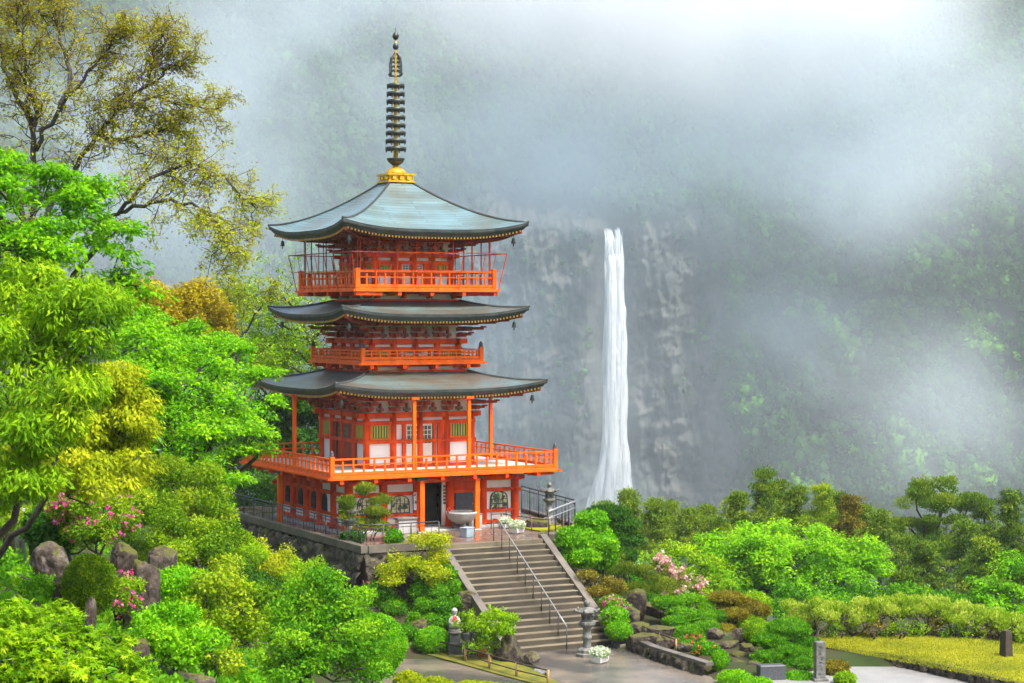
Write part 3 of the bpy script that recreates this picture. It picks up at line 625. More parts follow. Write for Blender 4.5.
        part(mb, 'wire_screen', M['shadedred'] if a in (-PI/2, PI) else M['vermilion'], b3)  # left and back bars get a darker red: shade put into the colour
    # ---------------- storey bodies
    def storey(W, zb, zt, beam0, beam1, nb, winz, style):
        xs = [-W+2*W*i/nb for i in range(nb+1)]
        for a in SIDES:
            mb = SB(a); mb.box((0, -W+.09, (zb+zt)/2), (2*W-.02, .1, zt-zb)); o = part(mb, 'wall', M['plaster'])
            for x in xs[:-1]:
                mb = SB(a); mb.lathe([(.15, zb), (.15, beam1)], (x, -W, 0), 12); part(mb, 'column', M['vermilion'])
            mb = SB(a); e = .42
            mb.box((0, -W, (beam0+beam1)/2+.02), (2*W+e*2, .24, beam1-beam0-.04), bev=.012)
            mb.box((0, -W-.01, beam0-.18), (2*W+.3, .20, .16), bev=.01); mb.box((0, -W-.01, winz[0]-.09), (2*W+.34, .24, .16), bev=.01)
            mb.box((0, -W-.01, zb+.08), (2*W+.3, .24, .16), bev=.01); mb.box((0, -W+.01, zt-.2), (2*W+.2, .18, .12))
            for x in (xs[0], xs[-1]):
                for z in (beam0-.18, winz[0]-.09): mb.box((x+(.0), -W-.125, z), (.09, .02, .09), mi=1)
            part(mb, 'beam', [M['vermilion'], M['black']])
            wn = 2*W/nb
            for i in ((0, nb-1) if nb >= 3 else ()):       # slatted windows in the end bays
                xc = (xs[i]+xs[i+1])/2; hw = wn*.5-.19; z0, z1 = winz
                mb = SB(a); 
                for x, ww in ((xc-hw, .09), (xc+hw, .09)): mb.box((x, -W-.03, (z0+z1)/2), (ww, .10, z1-z0))
                for z in (z0+.03, z1-.03): mb.box((xc, -W-.031, z), (hw*2+.085, .11, .07))
                wd = part(mb, 'window', M['orange'])
                mb = SB(a); mb.box((xc, -W+.02, (z0+z1)/2), (hw*2, .03, z1-z0), mi=1)
                n_ = 7
                for k in range(n_): mb.box((xc-hw+hw*2*(k+.5)/n_, -W-.012, (z0+z1)/2), (hw*.15, .035, z1-z0-.06))
                part(mb, 'slats', [M['lattice'], M['interior']], wd)
            # doors in the middle
            dw = .70 if style != 3 else .56; z0, z1 = zb+.16, beam0-.26
            red = a in (-PI/2,); dm = M['shadedred'] if red else M['screen']; fm = M['shadedred'] if red else M['vermilion']  # left doors and jambs darkened by colour, as if in shade
            xo = -.05 if a == 0 else 0; s_ = .33 if style == 1 else .265; hh = z1-z0
            for k, yw, yy in ((-1, -.005, -.037), (1, -.022, -.054)):
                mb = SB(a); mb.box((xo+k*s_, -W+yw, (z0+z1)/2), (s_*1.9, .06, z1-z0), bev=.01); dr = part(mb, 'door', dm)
                mb = SB(a)
                for i in range(3):
                    for j in range(4): mb.box((xo+k*s_-.18*s_/.33+i*.18*s_/.33, -W+yy, z1-hh*.10-j*hh*.115), (.145*s_/.33, .012, hh*.095))
                part(mb, 'pane', M['glass'], dr)
            fx = dw+.06
            for x in (-fx+xo, fx+xo): mb = SB(a); mb.box((x, -W-.01, (z0+z1)/2), (.13, .18, z1-z0+.05)); part(mb, 'door_jamb', fm)
            if style == 1: mb = SB(a); mb.box((fx+.42, -W-.03, (z0+z1)/2), (.62, .10, z1-z0)); part(mb, 'sliding_panel', fm)
            if style == 3: mb = SB(a); mb.box((fx+.18, -W-.03, (z0+z1)/2), (.3, .1, z1-z0)); part(mb, 'sliding_panel', fm)
            if style == 1 and red:
                for x in (-1.05, 1.05): mb = SB(a); mb.box((x, -W+.02, 4.0), (.62, .06, 1.9)); part(mb, 'side_panel', M['shadedred'])
            # bracket clusters under the eave
            H = zt-beam1; 
            for x in xs:
                corner = x in (xs[0], xs[-1])
                if x == xs[-1]: continue
                mb = SB(a); st = 3
                for k in range(st):
                    z = beam1+H*(k+.5)/st*.92; out = .30+.30*k
                    mb.box((x, -W-out*.5, z), (.13, out+.2, H*.16)); mb.box((x, -W-out, z+H*.10), (.17, .17, H*.11), taper=1.25)
                    mb.box((x, -W-out*.62, z+.02), (.5+.20*k, .12, H*.14)); 
                    for q in (-1, 0, 1): mb.box((x+q*(.2+.09*k), -W-out*.62, z+H*.12), (.15, .16, H*.10), taper=1.25)
                if corner:                                    # diagonal arms at the corner
                    for k in range(st):
                        z = beam1+H*(k+.6)/st*.92; out = .45+.42*k; mb.bar((x+.1, -W+.1, z), (x-out, -W-out, z+.04), .14, H*.15); mb.box((x-out, -W-out, z+H*.12), (.2, .2, H*.1))
                    mb.bar((x, -W, zt-.12), (x-1.75, -W-1.75, zt-.02), .13, .16)
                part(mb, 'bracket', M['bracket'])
            mb = SB(a)
            for i in range(nb): mb.box(((xs[i]+xs[i+1])/2, -W-.02, beam1+H*.28), (.10, .14, H*.5)); mb.box(((xs[i]+xs[i+1])/2, -W-.03, beam1+H*.18), (.34, .10, H*.16), mi=1)
            mb.box((0, -W-.62, zt-H*.14), (2*W+1.3, .12, .12))
            part(mb, 'strut', [M['bracket'], M['stone']])
    def base_band(W, z0, z1, nb):                             # low white and red band on which an upper balcony rests
        mb = MB(); mb.box((0, 0, (z0+z1)/2), (2*W-.1, 2*W-.1, z1-z0)); part(mb, 'wall', M['plaster'])
        for a in SIDES:
            mb = SB(a); mb.box((0, -W, z0+.05), (2*W+.2, .16, .10)); mb.box((0, -W, z1-.05), (2*W+.2, .16, .10))
            for k in range(nb): x = -W*.9+2*W*.9*k/(nb-1); mb.box((x, -W-.10, (z0+z1)/2+.03), (.16, .42, (z1-z0)*.5)); mb.box((x, -W-.32, z1-.06), (.16, .5, .1))
            part(mb, 'beam', M['vermilion'])
    storey(2.63, 2.98, 6.30, 5.22, 5.50, 4, (4.28, 5.0), 1)
    base_band(2.42, 7.30, 7.66, 4)
    storey(2.17, 7.87, 9.70, 8.54, 8.82, 4, (7.98, 8.46), 2)
    base_band(2.15, 10.52, 10.95, 4)
    storey(1.9, 11.12, 13.50, 12.48, 12.70, 4, (11.88, 12.24), 3)
    # slim posts that hold up the lowest eave
    for x, y in ((-1.32, -4.9), (1.37, -4.9), (-4.9, .39), (4.9, -.1)):
        mb = MB(); mb.box((x, y, (3.0+6.28)/2), (.15, .15, 3.30), bev=.015); mb.box((x, y, 6.22), (.34, .34, .10)); part(mb, 'eave_post', M['orange'])
    # ---------------- roofs
    def roof(he, zm, up, ht, zt, p, th, zw, ww, pat, bells=True):
        nu, nv = 41, 15; u = np.linspace(-1, 1, nu); t = np.linspace(0, 1, nv); U, TT = np.meshgrid(u, t, indexing='ij')
        def surf(U, TT, dz=0., inset=0.):
            hf = he-inset+(ht-he)*TT; ex = 1+.02*(1-TT)*np.abs(U)**6
            return np.stack([U*hf*ex, -hf*ex, zm+(zt-zm)*TT**p+up*np.abs(U)**3.2*(1-TT)**2+dz], -1)
        Vs, Fs, UV, k = [], [], [], 0
        for a in SIDES:
            V = surf(U, TT).reshape(-1, 3); Vs.append(np.array([rot(q, a) for q in V])); Fs.append(gridfaces(nu, nv)+k); k += len(V)
            hf = he+(ht-he)*TT; ln = np.hypot(he-ht, zt-zm); UV.append(np.stack([(U*hf).ravel()+a*3, (TT*ln).ravel()], -1))
        g = np.concatenate(Vs)
        ro = meshobj('roof', g, np.concatenate(Fs), M['copper'], T, True, None, {'patina': np.full(len(g), pat)}, np.concatenate(UV))
        for a in SIDES:                                       # edge: thick dark layers, then soffit and rafters
            e0 = surf(u, 0*u); sb = SB(a)
            prof = [(0, 0.0), (0.02, -th*.28), (.015, -th*.55), (.10, -th*.62), (.16, -th)]
            rows = [np.stack([e0[:, 0]*(1-i/he), e0[:, 1]*(1-i/he), e0[:, 2]+z], -1) for i, z in prof]
            V = np.concatenate(rows); F = [(i*nu+j+1, i*nu+j, (i+1)*nu+j, (i+1)*nu+j+1) for i in range(len(prof)-1) for j in range(nu-1)]
            sb.add(V, F, 0, True); part(sb, 'eave_edge', M['fascia'], ro)
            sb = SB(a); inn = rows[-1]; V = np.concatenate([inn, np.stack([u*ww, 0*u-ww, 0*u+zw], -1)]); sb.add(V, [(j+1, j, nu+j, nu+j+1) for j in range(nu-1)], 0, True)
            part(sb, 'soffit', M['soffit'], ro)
            sb = SB(a); n_ = int(2*he/.17)
            for k_ in range(n_+1):
                uu = -.97+1.94*k_/n_; ee = surf(np.array([uu]), np.array([0.]))[0]; i0 = .20/he
                a0 = Vector((ee[0]*(1-i0), ee[1]*(1-i0), ee[2]-th-.055)); L_ = min(1.2, max(.3, (1-abs(uu))*he*1.2)); b0 = Vector((a0.x, a0.y+L_, a0.z+L_*(zw-(zm-th))/(he-ww)*.5+.0-abs(uu)**3*.2*L_/1.2))
                sb.bar(a0, b0, .07, .085); dr = (a0-b0).normalized(); sb.bar(a0+dr*.012, a0, .078, .092, mi=1)
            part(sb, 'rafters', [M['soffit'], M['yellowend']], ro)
            sb = SB(a); c = surf(np.array([-1.]), np.array([0.]))[0]; dg = Vector((1, 1, 0)).normalized(); c = Vector(c)
            sb.bar(c+dg*.35+Vector((0, 0, -th-.12)), c+dg*1.9+Vector((0, 0, -th-.42)), .13, .16)
            part(sb, 'hip_rafter', M['bracket'], ro)
            if bells:
                q = c+dg*.75+Vector((0, 0, -th-.26)); sb = SB(a); sb.tube([q, q+Vector((0, 0, -.16))], .012, 5)
                sb.lathe([(.03, 0), (.07, -.03), (.085, -.14), (.11, -.24), (.11, -.26), (.02, -.26)], (q.x, q.y, q.z-.14), 10); sb.box((q.x, q.y, q.z-.46), (.10, .012, .12)); part(sb, 'wind_bell', M['bronze'], ro)
            # ridge along the hip
            sb = SB(a); tt = np.linspace(0, 1, 12); h = surf(-1+0*tt, tt); sb.tube([Vector(q)+Vector((0, 0, .02)) for q in h], .055, 6); part(sb, 'hip_ridge', M['fascia'] if pat < .1 else M['copper'], ro)
        return ro
    roof(5.12, 6.60, .36, 2.45, 7.34, 1.25, .30, 6.34, 2.6, .0)
    roof(4.52, 9.93, .36, 2.2, 10.56, 1.25, .30, 9.74, 2.15, .02)
    roof(4.50, 13.72, .42, .52, 16.06, 1.41, .32, 13.50, 1.9, .22)
    # ---------------- finial
    mb = MB(); mb.box((0, 0, 16.08), (1.34, 1.34, .08)); mb.box((0, 0, 16.24), (1.16, 1.16, .26)); mb.box((0, 0, 16.41), (1.38, 1.38, .09))
    for a in SIDES:
        for k in (-1, 0, 1): q = rot((k*.36, -.59, 16.24), a); mb.box(q, (.2, .2, .16))
    fin = part(mb, 'spire', M['gold'])
    mb = MB(); mb.lathe([(.50, 16.45), (.47, 16.55), (.36, 16.68), (.16, 16.76), (.13, 16.84)], n=20); part(mb, 'inverted_bowl', M['gold'], fin)
    mb = MB(); mb.lathe([(.11, 16.84), (.22, 16.9), (.34, 17.0), (.44, 17.16), (.42, 17.19), (.28, 17.06), (.12, 17.02)], n=16); part(mb, 'lotus_cup', M['bronze'], fin)
    mb = MB(); mb.lathe([(.11, 16.9), (.10, 18), (.085, 20), (.055, 20.9), (.05, 22.1), (.04, 22.8)], n=12); part(mb, 'shaft', M['gold'], fin)
    for k in range(9):
        z = 17.66+k*.366; r = .49-.009*k; mb = MB(); mb.lathe([(.15, z-.09), (.17, z+.06), (r*.8, z+.065), (r, z+.04), (r, z-.11), (r-.05, z-.11), (r-.06, z+.0), (.17, z+.0)], n=20)
        for j in range(8): q = (math.cos(j*PI/4)*(r-.02), math.sin(j*PI/4)*(r-.02), z-.14); mb.box(q, (.05, .05, .08), mi=0)
        part(mb, 'ring', M['bronze'], fin)
    mb = MB()
    for j in range(4):
        ca, sa = math.cos(j*PI/2+.5), math.sin(j*PI/2+.5)
        def P(x, z): return (x*ca, x*sa, z)
        mb.tube([P(.06, 21.0), P(.36, 21.02), P(.42, 21.10), P(.34, 21.16)], .03, 5)
        mb.tube([P(.33, 21.05), P(.35, 21.3), P(.35, 21.6), P(.27, 21.85), P(.06, 22.08)], .028, 5)
        for z in (21.2, 21.4, 21.6, 21.78):
            mb.tube([P(.06, z), P(.16, z+.09), P(.26, z-.02), P(.34, z+.06)], .022, 5); mb.tube([P(.08, z+.1), P(.2, z+.02), P(.30, z+.12)], .02, 5)
    part(mb, 'flame_ornament', M['bronze'], fin)
    for z, r in ((22.38, .15), (22.86, .165)):
        mb = MB(); mb.lathe([(.03, z-r*1.1), (r*.7, z-r*.75), (r, z), (r*.75, z+r*.7), (.04, z+r*1.15), (.012, z+r*1.15+(.22 if z > 22.6 else .05))], n=14); part(mb, 'jewel', M['bronze'], fin)
    return T
_lg = []
def leafglass():                                              # stained panes, pale with green and yellow patches
    if not _lg: _lg.append(mat('coloured_panes', (.05, .10, .07), .2, (.66, .62, .34), 5, 2, sharp=(.44, .56), spec=.6))
    return _lg[0]
pagoda()

# ================================================================== TERRACE, STEPS, FENCES
PZ = .30                                                     # level of the paved terrace
def paving_material():
    m = bpy.data.materials.new('wet_brick_paving'); m.use_nodes = True; n = m.node_tree; b = n.nodes['Principled BSDF']
    tc = n.nodes.new('ShaderNodeTexCoord'); br = n.nodes.new('ShaderNodeTexBrick'); n.links.new(tc.outputs['Object'], br.inputs['Vector']); br.inputs['Scale'].default_value = 1
    br.inputs['Brick Width'].default_value = .34; br.inputs['Row Height'].default_value = .17; br.inputs['Mortar Size'].default_value = .012
    br.inputs['Color1'].default_value = (.21, .115, .075, 1); br.inputs['Color2'].default_value = (.14, .105, .08, 1); br.inputs['Mortar'].default_value = (.09, .08, .07, 1)
    nz = n.nodes.new('ShaderNodeTexNoise'); nz.inputs['Scale'].default_value = .9; nz.inputs['Detail'].default_value = 5; n.links.new(tc.outputs['Object'], nz.inputs['Vector'])
    mr = n.nodes.new('ShaderNodeMapRange'); n.links.new(nz.outputs[0], mr.inputs[0]); mr.inputs[1].default_value = .35; mr.inputs[2].default_value = .65; mr.inputs[3].default_value = .12; mr.inputs[4].default_value = .45
    n.links.new(br.outputs[0], b.inputs['Base Color']); n.links.new(mr.outputs[0], b.inputs['Roughness']); return m
def stone_face(a, b, zt, zb, seed, size=.75, depth=.22, lean=.18):
    """a face of irregular fitted boulders between two plan points (outward = right of a->b turned by -90 degrees)"""
    a, b = np.array(a, float), np.array(b, float); ln = np.linalg.norm(b-a); t = (b-a)/ln; out = np.array([t[1], -t[0]])
    nu, nv = max(6, int(ln/.09)), max(6, int((zt-zb)/.09)); u = np.linspace(0, ln, nu); v = np.linspace(0, zt-zb, nv); Uu, Vv = np.meshgrid(u, v, indexing='ij')
    wv = .35*(fbm(np.stack([Uu*.9, Vv*.9, Uu*0+seed], -1), seed)-.5)
    d1, d2, cid = cells(np.stack([Uu/size+wv, Vv/(size*.8)+wv], -1), seed); e = d2-d1
    off = depth*(ss(0, .28, e)*(.55+.6*cid))+.10*(fbm(np.stack([Uu*3, Vv*3, Uu*0], -1), seed+3)-.5)+lean*Vv
    XY = a+Uu[..., None]*t+off[..., None]*out
    return np.concatenate([XY, (zt-Vv)[..., None]], -1).reshape(-1, 3), gridfaces(nu, nv)[:, ::-1]
def multi_stone(name, pieces, m, parent):
    V, F, k = [], [], 0
    for i, (a, b, zt, zb, size) in enumerate(pieces):
        v, f = stone_face(a, b, zt, zb, 11+i*7+len(name), size); V.append(v); F.append(f+k); k += len(v)
    return meshobj(name, np.concatenate(V), np.concatenate(F), m, parent)
def terrace():
    T = thing('stone_terrace', 'paved terrace on boulder retaining walls carrying the vermilion pagoda', 'terrace', (0, 0, 0))
    bm = bmesh.new(); a = [bm.verts.new((x, y, PZ)) for x, y in TER]; f = bm.faces.new(a); b = [bm.verts.new((x, y, -3.6)) for x, y in TER]
    for i in range(len(TER)): bm.faces.new((a[i], b[i], b[(i+1) % len(TER)], a[(i+1) % len(TER)]))
    bmesh.ops.recalc_face_normals(bm, faces=bm.faces); me = bpy.data.meshes.new('paving'); bm.to_mesh(me); bm.free(); me.materials.append(paving_material()); link(bpy.data.objects.new('paving', me), T)
    multi_stone('retaining_wall', [((-5.78, 9.5), (-5.86, -9.85), .12, -3.2, .85), ((-5.86, -9.85), (-2.32, -9.78), .12, -3.6, .8), ((2.95, -9.75), (6.15, -6.7), .12, -3.4, .8), ((6.15, -6.7), (7.4, 1), .12, -3, .8)], M['wallrock'], T)
    for p, q in (((-5.72, 9.4), (-5.8, -9.82)), ((-5.66, -9.74), (-2.35, -9.66)), ((2.98, -9.5), (6.0, -6.62)), ((6.1, -6.6), (7.3, 1))):
        mb = MB(); mb.bar((*p, .32), (*q, .32), .34, .30); mb.build('coping', M['kerb'], T)
    return T
terrace()
def stairs():
    T = thing('stone_staircase', 'broad flight of eighteen worn stone steps climbing to the terrace', 'staircase', (.35, -15.57, -3.4))
    n = 18; x0, x1 = -2.05, 2.55; y0, y1, z0, z1 = -15.57, -9.60, -3.40, PZ; th, rh = (y1-y0)/(n-1), (z1-z0)/n; rng = random.Random(4)
    mb = MB()
    for k in range(n-1):
        z = z0+rh*(k+1); y = y0+th*k; j = rng.uniform(-.01, .01)
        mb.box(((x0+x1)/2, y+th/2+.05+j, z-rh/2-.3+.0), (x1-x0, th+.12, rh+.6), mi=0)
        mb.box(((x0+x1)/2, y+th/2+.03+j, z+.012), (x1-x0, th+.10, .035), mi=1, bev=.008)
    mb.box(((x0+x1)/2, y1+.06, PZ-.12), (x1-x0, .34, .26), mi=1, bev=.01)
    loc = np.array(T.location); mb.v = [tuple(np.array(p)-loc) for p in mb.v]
    mb.build('steps', [mat('step_riser', (.075, .060, .038), .7, (.034, .028, .018), .8, 6, bump=.3, stretch=(1, 1, 2)), mat('step_tread', (.23, .19, .125), .45, (.12, .10, .066), .7, 6, bump=.2)], T)  # paler treads and darker risers: sky light put into the colours
    for x in (x0-.16, x1+.16):
        mb = MB(); w_ = .16; ys, yt = y0-.25, y1+.15; h = .16
        V = [(x+s_*w_, y, z) for s_ in (-1, 1) for y, z in ((ys-.0, z0-.3), (ys, z0+.20), (yt-.0, z1+h), (yt+.2, z1+h), (yt+.2, z0-.3))]
        V = [tuple(np.array(p)-loc) for p in V]; mb.add(V, [(0, 1, 2, 3, 4), (9, 8, 7, 6, 5)]+[((i+1) % 5, i, 5+i, 5+(i+1) % 5) for i in range(5)]); mb.build('parapet', M['kerb'], T)
    return T
stairs()
def path_fence(name, label, pts, h, n_bays, rails, post, m, group=None, rail_mat=None, post_r=.025, cat='fence', box=False, zfun=None, balusters=0):
    """posts and rails following a polyline of base points; every post and rail a part"""
    pts = [np.array(p, float) for p in pts]; T = thing(name, label, cat, pts[0], group); o = pts[0]
    seg = np.cumsum([0]+[np.linalg.norm(pts[i+1]-pts[i]) for i in range(len(pts)-1)])
    def P(s): i = min(int(np.searchsorted(seg, s, 'right'))-1, len(pts)-2); t = (s-seg[i])/(seg[i+1]-seg[i]); return pts[i]+(pts[i+1]-pts[i])*t
    ss_ = [seg[-1]*k/n_bays for k in range(n_bays+1)]
    up = np.array([0, 0, 1.])
    for s in ss_:
        mb = MB(); mb.tube([P(s)-o-up*.08, P(s)-o+up*h], post_r, 8); mb.build('post', post, T)
    line = sorted(set(list(seg)+ss_))
    for f, r in rails:
        mb = MB(); mb.tube([P(s)-o+up*h*f for s in line], r, 7); mb.build('rail', rail_mat or m, T)
    if balusters:
        mb = MB(); n = int(seg[-1]/balusters)
        for k in range(1, n): q = P(seg[-1]*k/n)-o; mb.tube([q+up*h*.10, q+up*h*.9], .010, 5)
        b = mb.build('mesh_infill', m, T); b['kind'] = 'stuff'
    return T
path_fence('metal_fence', 'black metal rail fence along the left and front edge of the terrace', [(-5.62, 9.0, PZ), (-5.66, -9.60, PZ), (-2.3, -9.5, PZ)], .98, 17, [(1, .03), (.86, .018), (.12, .018)], M['black'], M['black'], balusters=.33)
path_fence('metal_fence', 'black metal fence behind the stone lantern on the right of the terrace', [(5.9, -6.5, PZ), (7.1, .9, PZ)], 1.25, 6, [(1, .035), (.86, .02), (.1, .02)], M['black'], M['black'], balusters=.22)
path_fence('handrail', 'sloping steel handrail on black posts at the top right of the steps', [(2.95, -9.45, PZ+.12), (5.9, -6.55, PZ+.18)], 1.02, 4, [(1, .05), (.72, .028)], M['black'], M['black'], rail_mat=M['steel'], cat='handrail')
path_fence('handrail', 'thin steel handrail on black posts running down the middle of the steps', [(.42, -9.2, PZ), (.42, -9.65, PZ+.02), (.42, -15.6, -3.38)], .92, 9, [(1, .024)], M['black'], M['black'], rail_mat=M['steel'], post_r=.022, cat='handrail')
path_fence('rope_fence', 'low bamboo rail fence around the yellow flower bed on the terrace', [(3.15, -4.6, PZ), (3.6, -7.6, PZ), (4.6, -7.5, PZ), (5.8, -6.2, PZ)], .62, 5, [(.95, .022), (.5, .018)], M['bamboo'], M['darkwood'])
path_fence('bamboo_fence', 'low bamboo fence with dark stakes along the curving path', [(*g2(438, 655, CZ), CZ), (*g2(463, 661, CZ), CZ), (*g2(488, 669, CZ), CZ), (*g2(519, 678, CZ), CZ), (*g2(548, 685, CZ), CZ)], .55, 4, [(.97, .035), (.48, .022)], M['bamboo'], M['darkwood'], post_r=.055)
path_fence('bamboo_fence', 'short bamboo rail beside the stepping stones at the pond', [(*g2(634, 632, -3.0), -3.0), (*g2(655, 642, -3.0), -3.0), (*g2(676, 650, -3.0), -3.0)], .42, 3, [(.95, .03)], M['bamboo'], M['darkwood'], post_r=.035)
# short barrier frame on the terrace
t = thing('metal_barrier', 'small black hoop barrier standing beside the orange porch post', 'barrier', (2.95, -4.75, PZ))
for x in (-.38, .38): MB().tube([(x, 0, 0), (x, 0, .98)], .022, 7).build('post', M['black'], t)
MB().tube([(-.38, 0, .98), (-.30, 0, 1.1), (.30, 0, 1.1), (.38, 0, .98)], .022, 7).build('hoop', M['black'], t)
for z in (.2, .6): MB().tube([(-.38, 0, z), (.38, 0, z)], .015, 6).build('rail', M['black'], t)

# ---- stone lanterns
def lantern(loc, H, label, kind):
    t = thing('stone_lantern', label, 'lantern', loc, 'stone lanterns', .3); k = H/2.3; m = M['stone']; N = 6
    def lz(name, prof, n=N, mm=m): return MB().lathe([(r*k, z*k) for r, z in prof], n=n).build(name, mm, t)
    lz('base', [(.50, -.05), (.50, .12), (.42, .16), (.42, .28), (.34, .34), (.25, .38)], 8)
    lz('shaft', [(.20, .36), (.17, .44), (.17, .72), (.21, .76), (.21, .84), (.17, .88), (.17, 1.18), (.22, 1.22)], 12)
    lz('platform', [(.20, 1.2), (.34, 1.30), (.38, 1.36), (.38, 1.44), (.26, 1.47)])
    b = lz('fire_box', [(.25, 1.45), (.26, 1.50), (.26, 1.76), (.24, 1.80)])
    for j in range(6): a = j*PI/3+PI/6+PI/6; mb = MB(); mb.box((math.cos(a)*.226*k, math.sin(a)*.226*k, 1.63*k), (.02, .14*k, .16*k), rz=a); mb.build('light_opening', M['interior'], b)
    lz('roof', [(.24, 1.78), (.47, 1.84), (.50, 1.90), (.46, 1.93), (.30, 2.0), (.14, 2.08), (.10, 2.1)])
    mb = MB()
    for j in range(6): a = (j+.5)*PI/3; mb.tube([(math.cos(a)*.40*k, math.sin(a)*.40*k, 1.94*k), (math.cos(a)*.52*k, math.sin(a)*.52*k, 1.93*k), (math.cos(a)*.54*k, math.sin(a)*.54*k, 2.02*k)], [.05*k, .07*k, .03*k], 6)
    mb.build('roof_scroll', m, t)
    lz('jewel', [(.08, 2.08), (.13, 2.13), (.12, 2.2), (.15, 2.24), (.11, 2.33), (.02, 2.42)], 10)
lantern((*g2(587, 656, CZ), CZ), 2.12, 'weathered grey stone lantern at the foot of the steps', 0)
lantern((5.75, -4.4, PZ), 1.82, 'dark stone lantern at the right end of the terrace', 1)
lantern((*g2(350, 541.5, PZ), PZ), 1.55, 'stone lantern half hidden behind the terrace pine', 2)

# ---- incense burner
t = thing('incense_burner', 'large round stone incense bowl on short legs before the pagoda door', 'incense burner', (.96, -5.0, PZ))
t.scale = (.84, .84, .84)
MB().lathe([(.25, .38), (.52, .46), (.74, .66), (.80, .86), (.84, .92), (.84, 1.0), (.76, 1.0), (.74, .86), (.2, .80)], n=28).build('bowl', M['plinth'], t)
MB().lathe([(.72, .84), (.70, .90), (.05, .93)], n=24).build('ash', M['stone'], t)
for a in (0.4, 2.5, 4.6): MB().tube([(math.cos(a)*.38, math.sin(a)*.38, .52), (math.cos(a)*.46, math.sin(a)*.46, .26), (math.cos(a)*.40, math.sin(a)*.40, 0)], [.12, .09, .11], 8).build('leg', M['stone'], t)
for a in (.1, PI+.1): MB().tube([(math.cos(a)*.8, math.sin(a)*.8, .95), (math.cos(a)*.92, math.sin(a)*.92, 1.12), (math.cos(a)*.8, math.sin(a)*.8, 1.24), (math.cos(a)*.74, math.sin(a)*.74, 1.05)], .05, 7).build('handle', M['redcloth'] if a > 1 else M['stone'], t)
t = thing('box', 'small pale blue-grey box standing below the incense bowl', 'box', (*g2(467, 537, PZ), PZ), rz=.4)
MB().box((0, 0, .19), (.46, .36, .38), bev=.02, taper=1.06).build('body', M['bluebin'], t); MB().box((0, 0, .40), (.53, .42, .05), bev=.015).build('lid', M['bluebin'], t)
t = thing('offering_box', 'grey stone offering stand under the left arched window of the porch', 'stand', (-1.75, -4.95, PZ))
MB().box((0, 0, .30), (.86, .42, .60), bev=.02).build('body', M['plinth'], t); MB().box((0, 0, .66), (1.0, .52, .10), bev=.02).build('top', M['stone'], t)
t = thing('display_case', 'low grey display case beside the porch wall under the notice board', 'case', (1.05+.6, -4.72, PZ))
MB().box((0, 0, .32), (.80, .30, .62), bev=.02).build('body', M['plinth'], t); MB().box((0, 0, .66), (.86, .34, .05), bev=.01).build('lid', M['stone'], t)

# ---- plant helpers that need the ground
def gl(px, py, d):
    p = at(px, py, d); return np.array([p[0], p[1], float(ground_z(p))])
def flower_pot(loc, w_, label, seed):
    t = thing('flower_planter', label, 'planter', loc, 'white planters of white flowers', .5)
    MB().box((0, 0, w_*.24), (w_*.95, w_*.62, w_*.40), bev=.03, taper=1.14).build('pot', M['white'], t)
    for sx in (-1, 1): MB().box((sx*w_*.33, 0, .02), (w_*.14, w_*.4, .06)).build('foot', M['white'], t)
    f = Foliage(np.random.default_rng(seed)); f.pad(np.array([0, 0, w_*.62]), np.array([w_*.70, w_*.58, w_*.34]), 900, 'round', .085, .75, .25, spread=.12)
    f.build('leaves', L['whiteflower'], t); f = Foliage(np.random.default_rng(seed+1)); f.pad(np.array([0, 0, w_*.68]), np.array([w_*.74, w_*.6, w_*.34]), 520, 'round', .075, .9, .85, spread=.12); f.build('blossoms', L['whiteflower'], t)
flower_pot((*g2(600, 663, CZ), CZ), .62, 'white planter of white flowers at the foot of the stone lantern', 21)
flower_pot((3.05, -5.2, PZ), .50, 'white planter of pale flowers beside the hoop barrier on the terrace', 22)
flower_pot((2.55, -7.3, PZ), .58, 'white planter of white flowers nearest the top of the steps', 23)

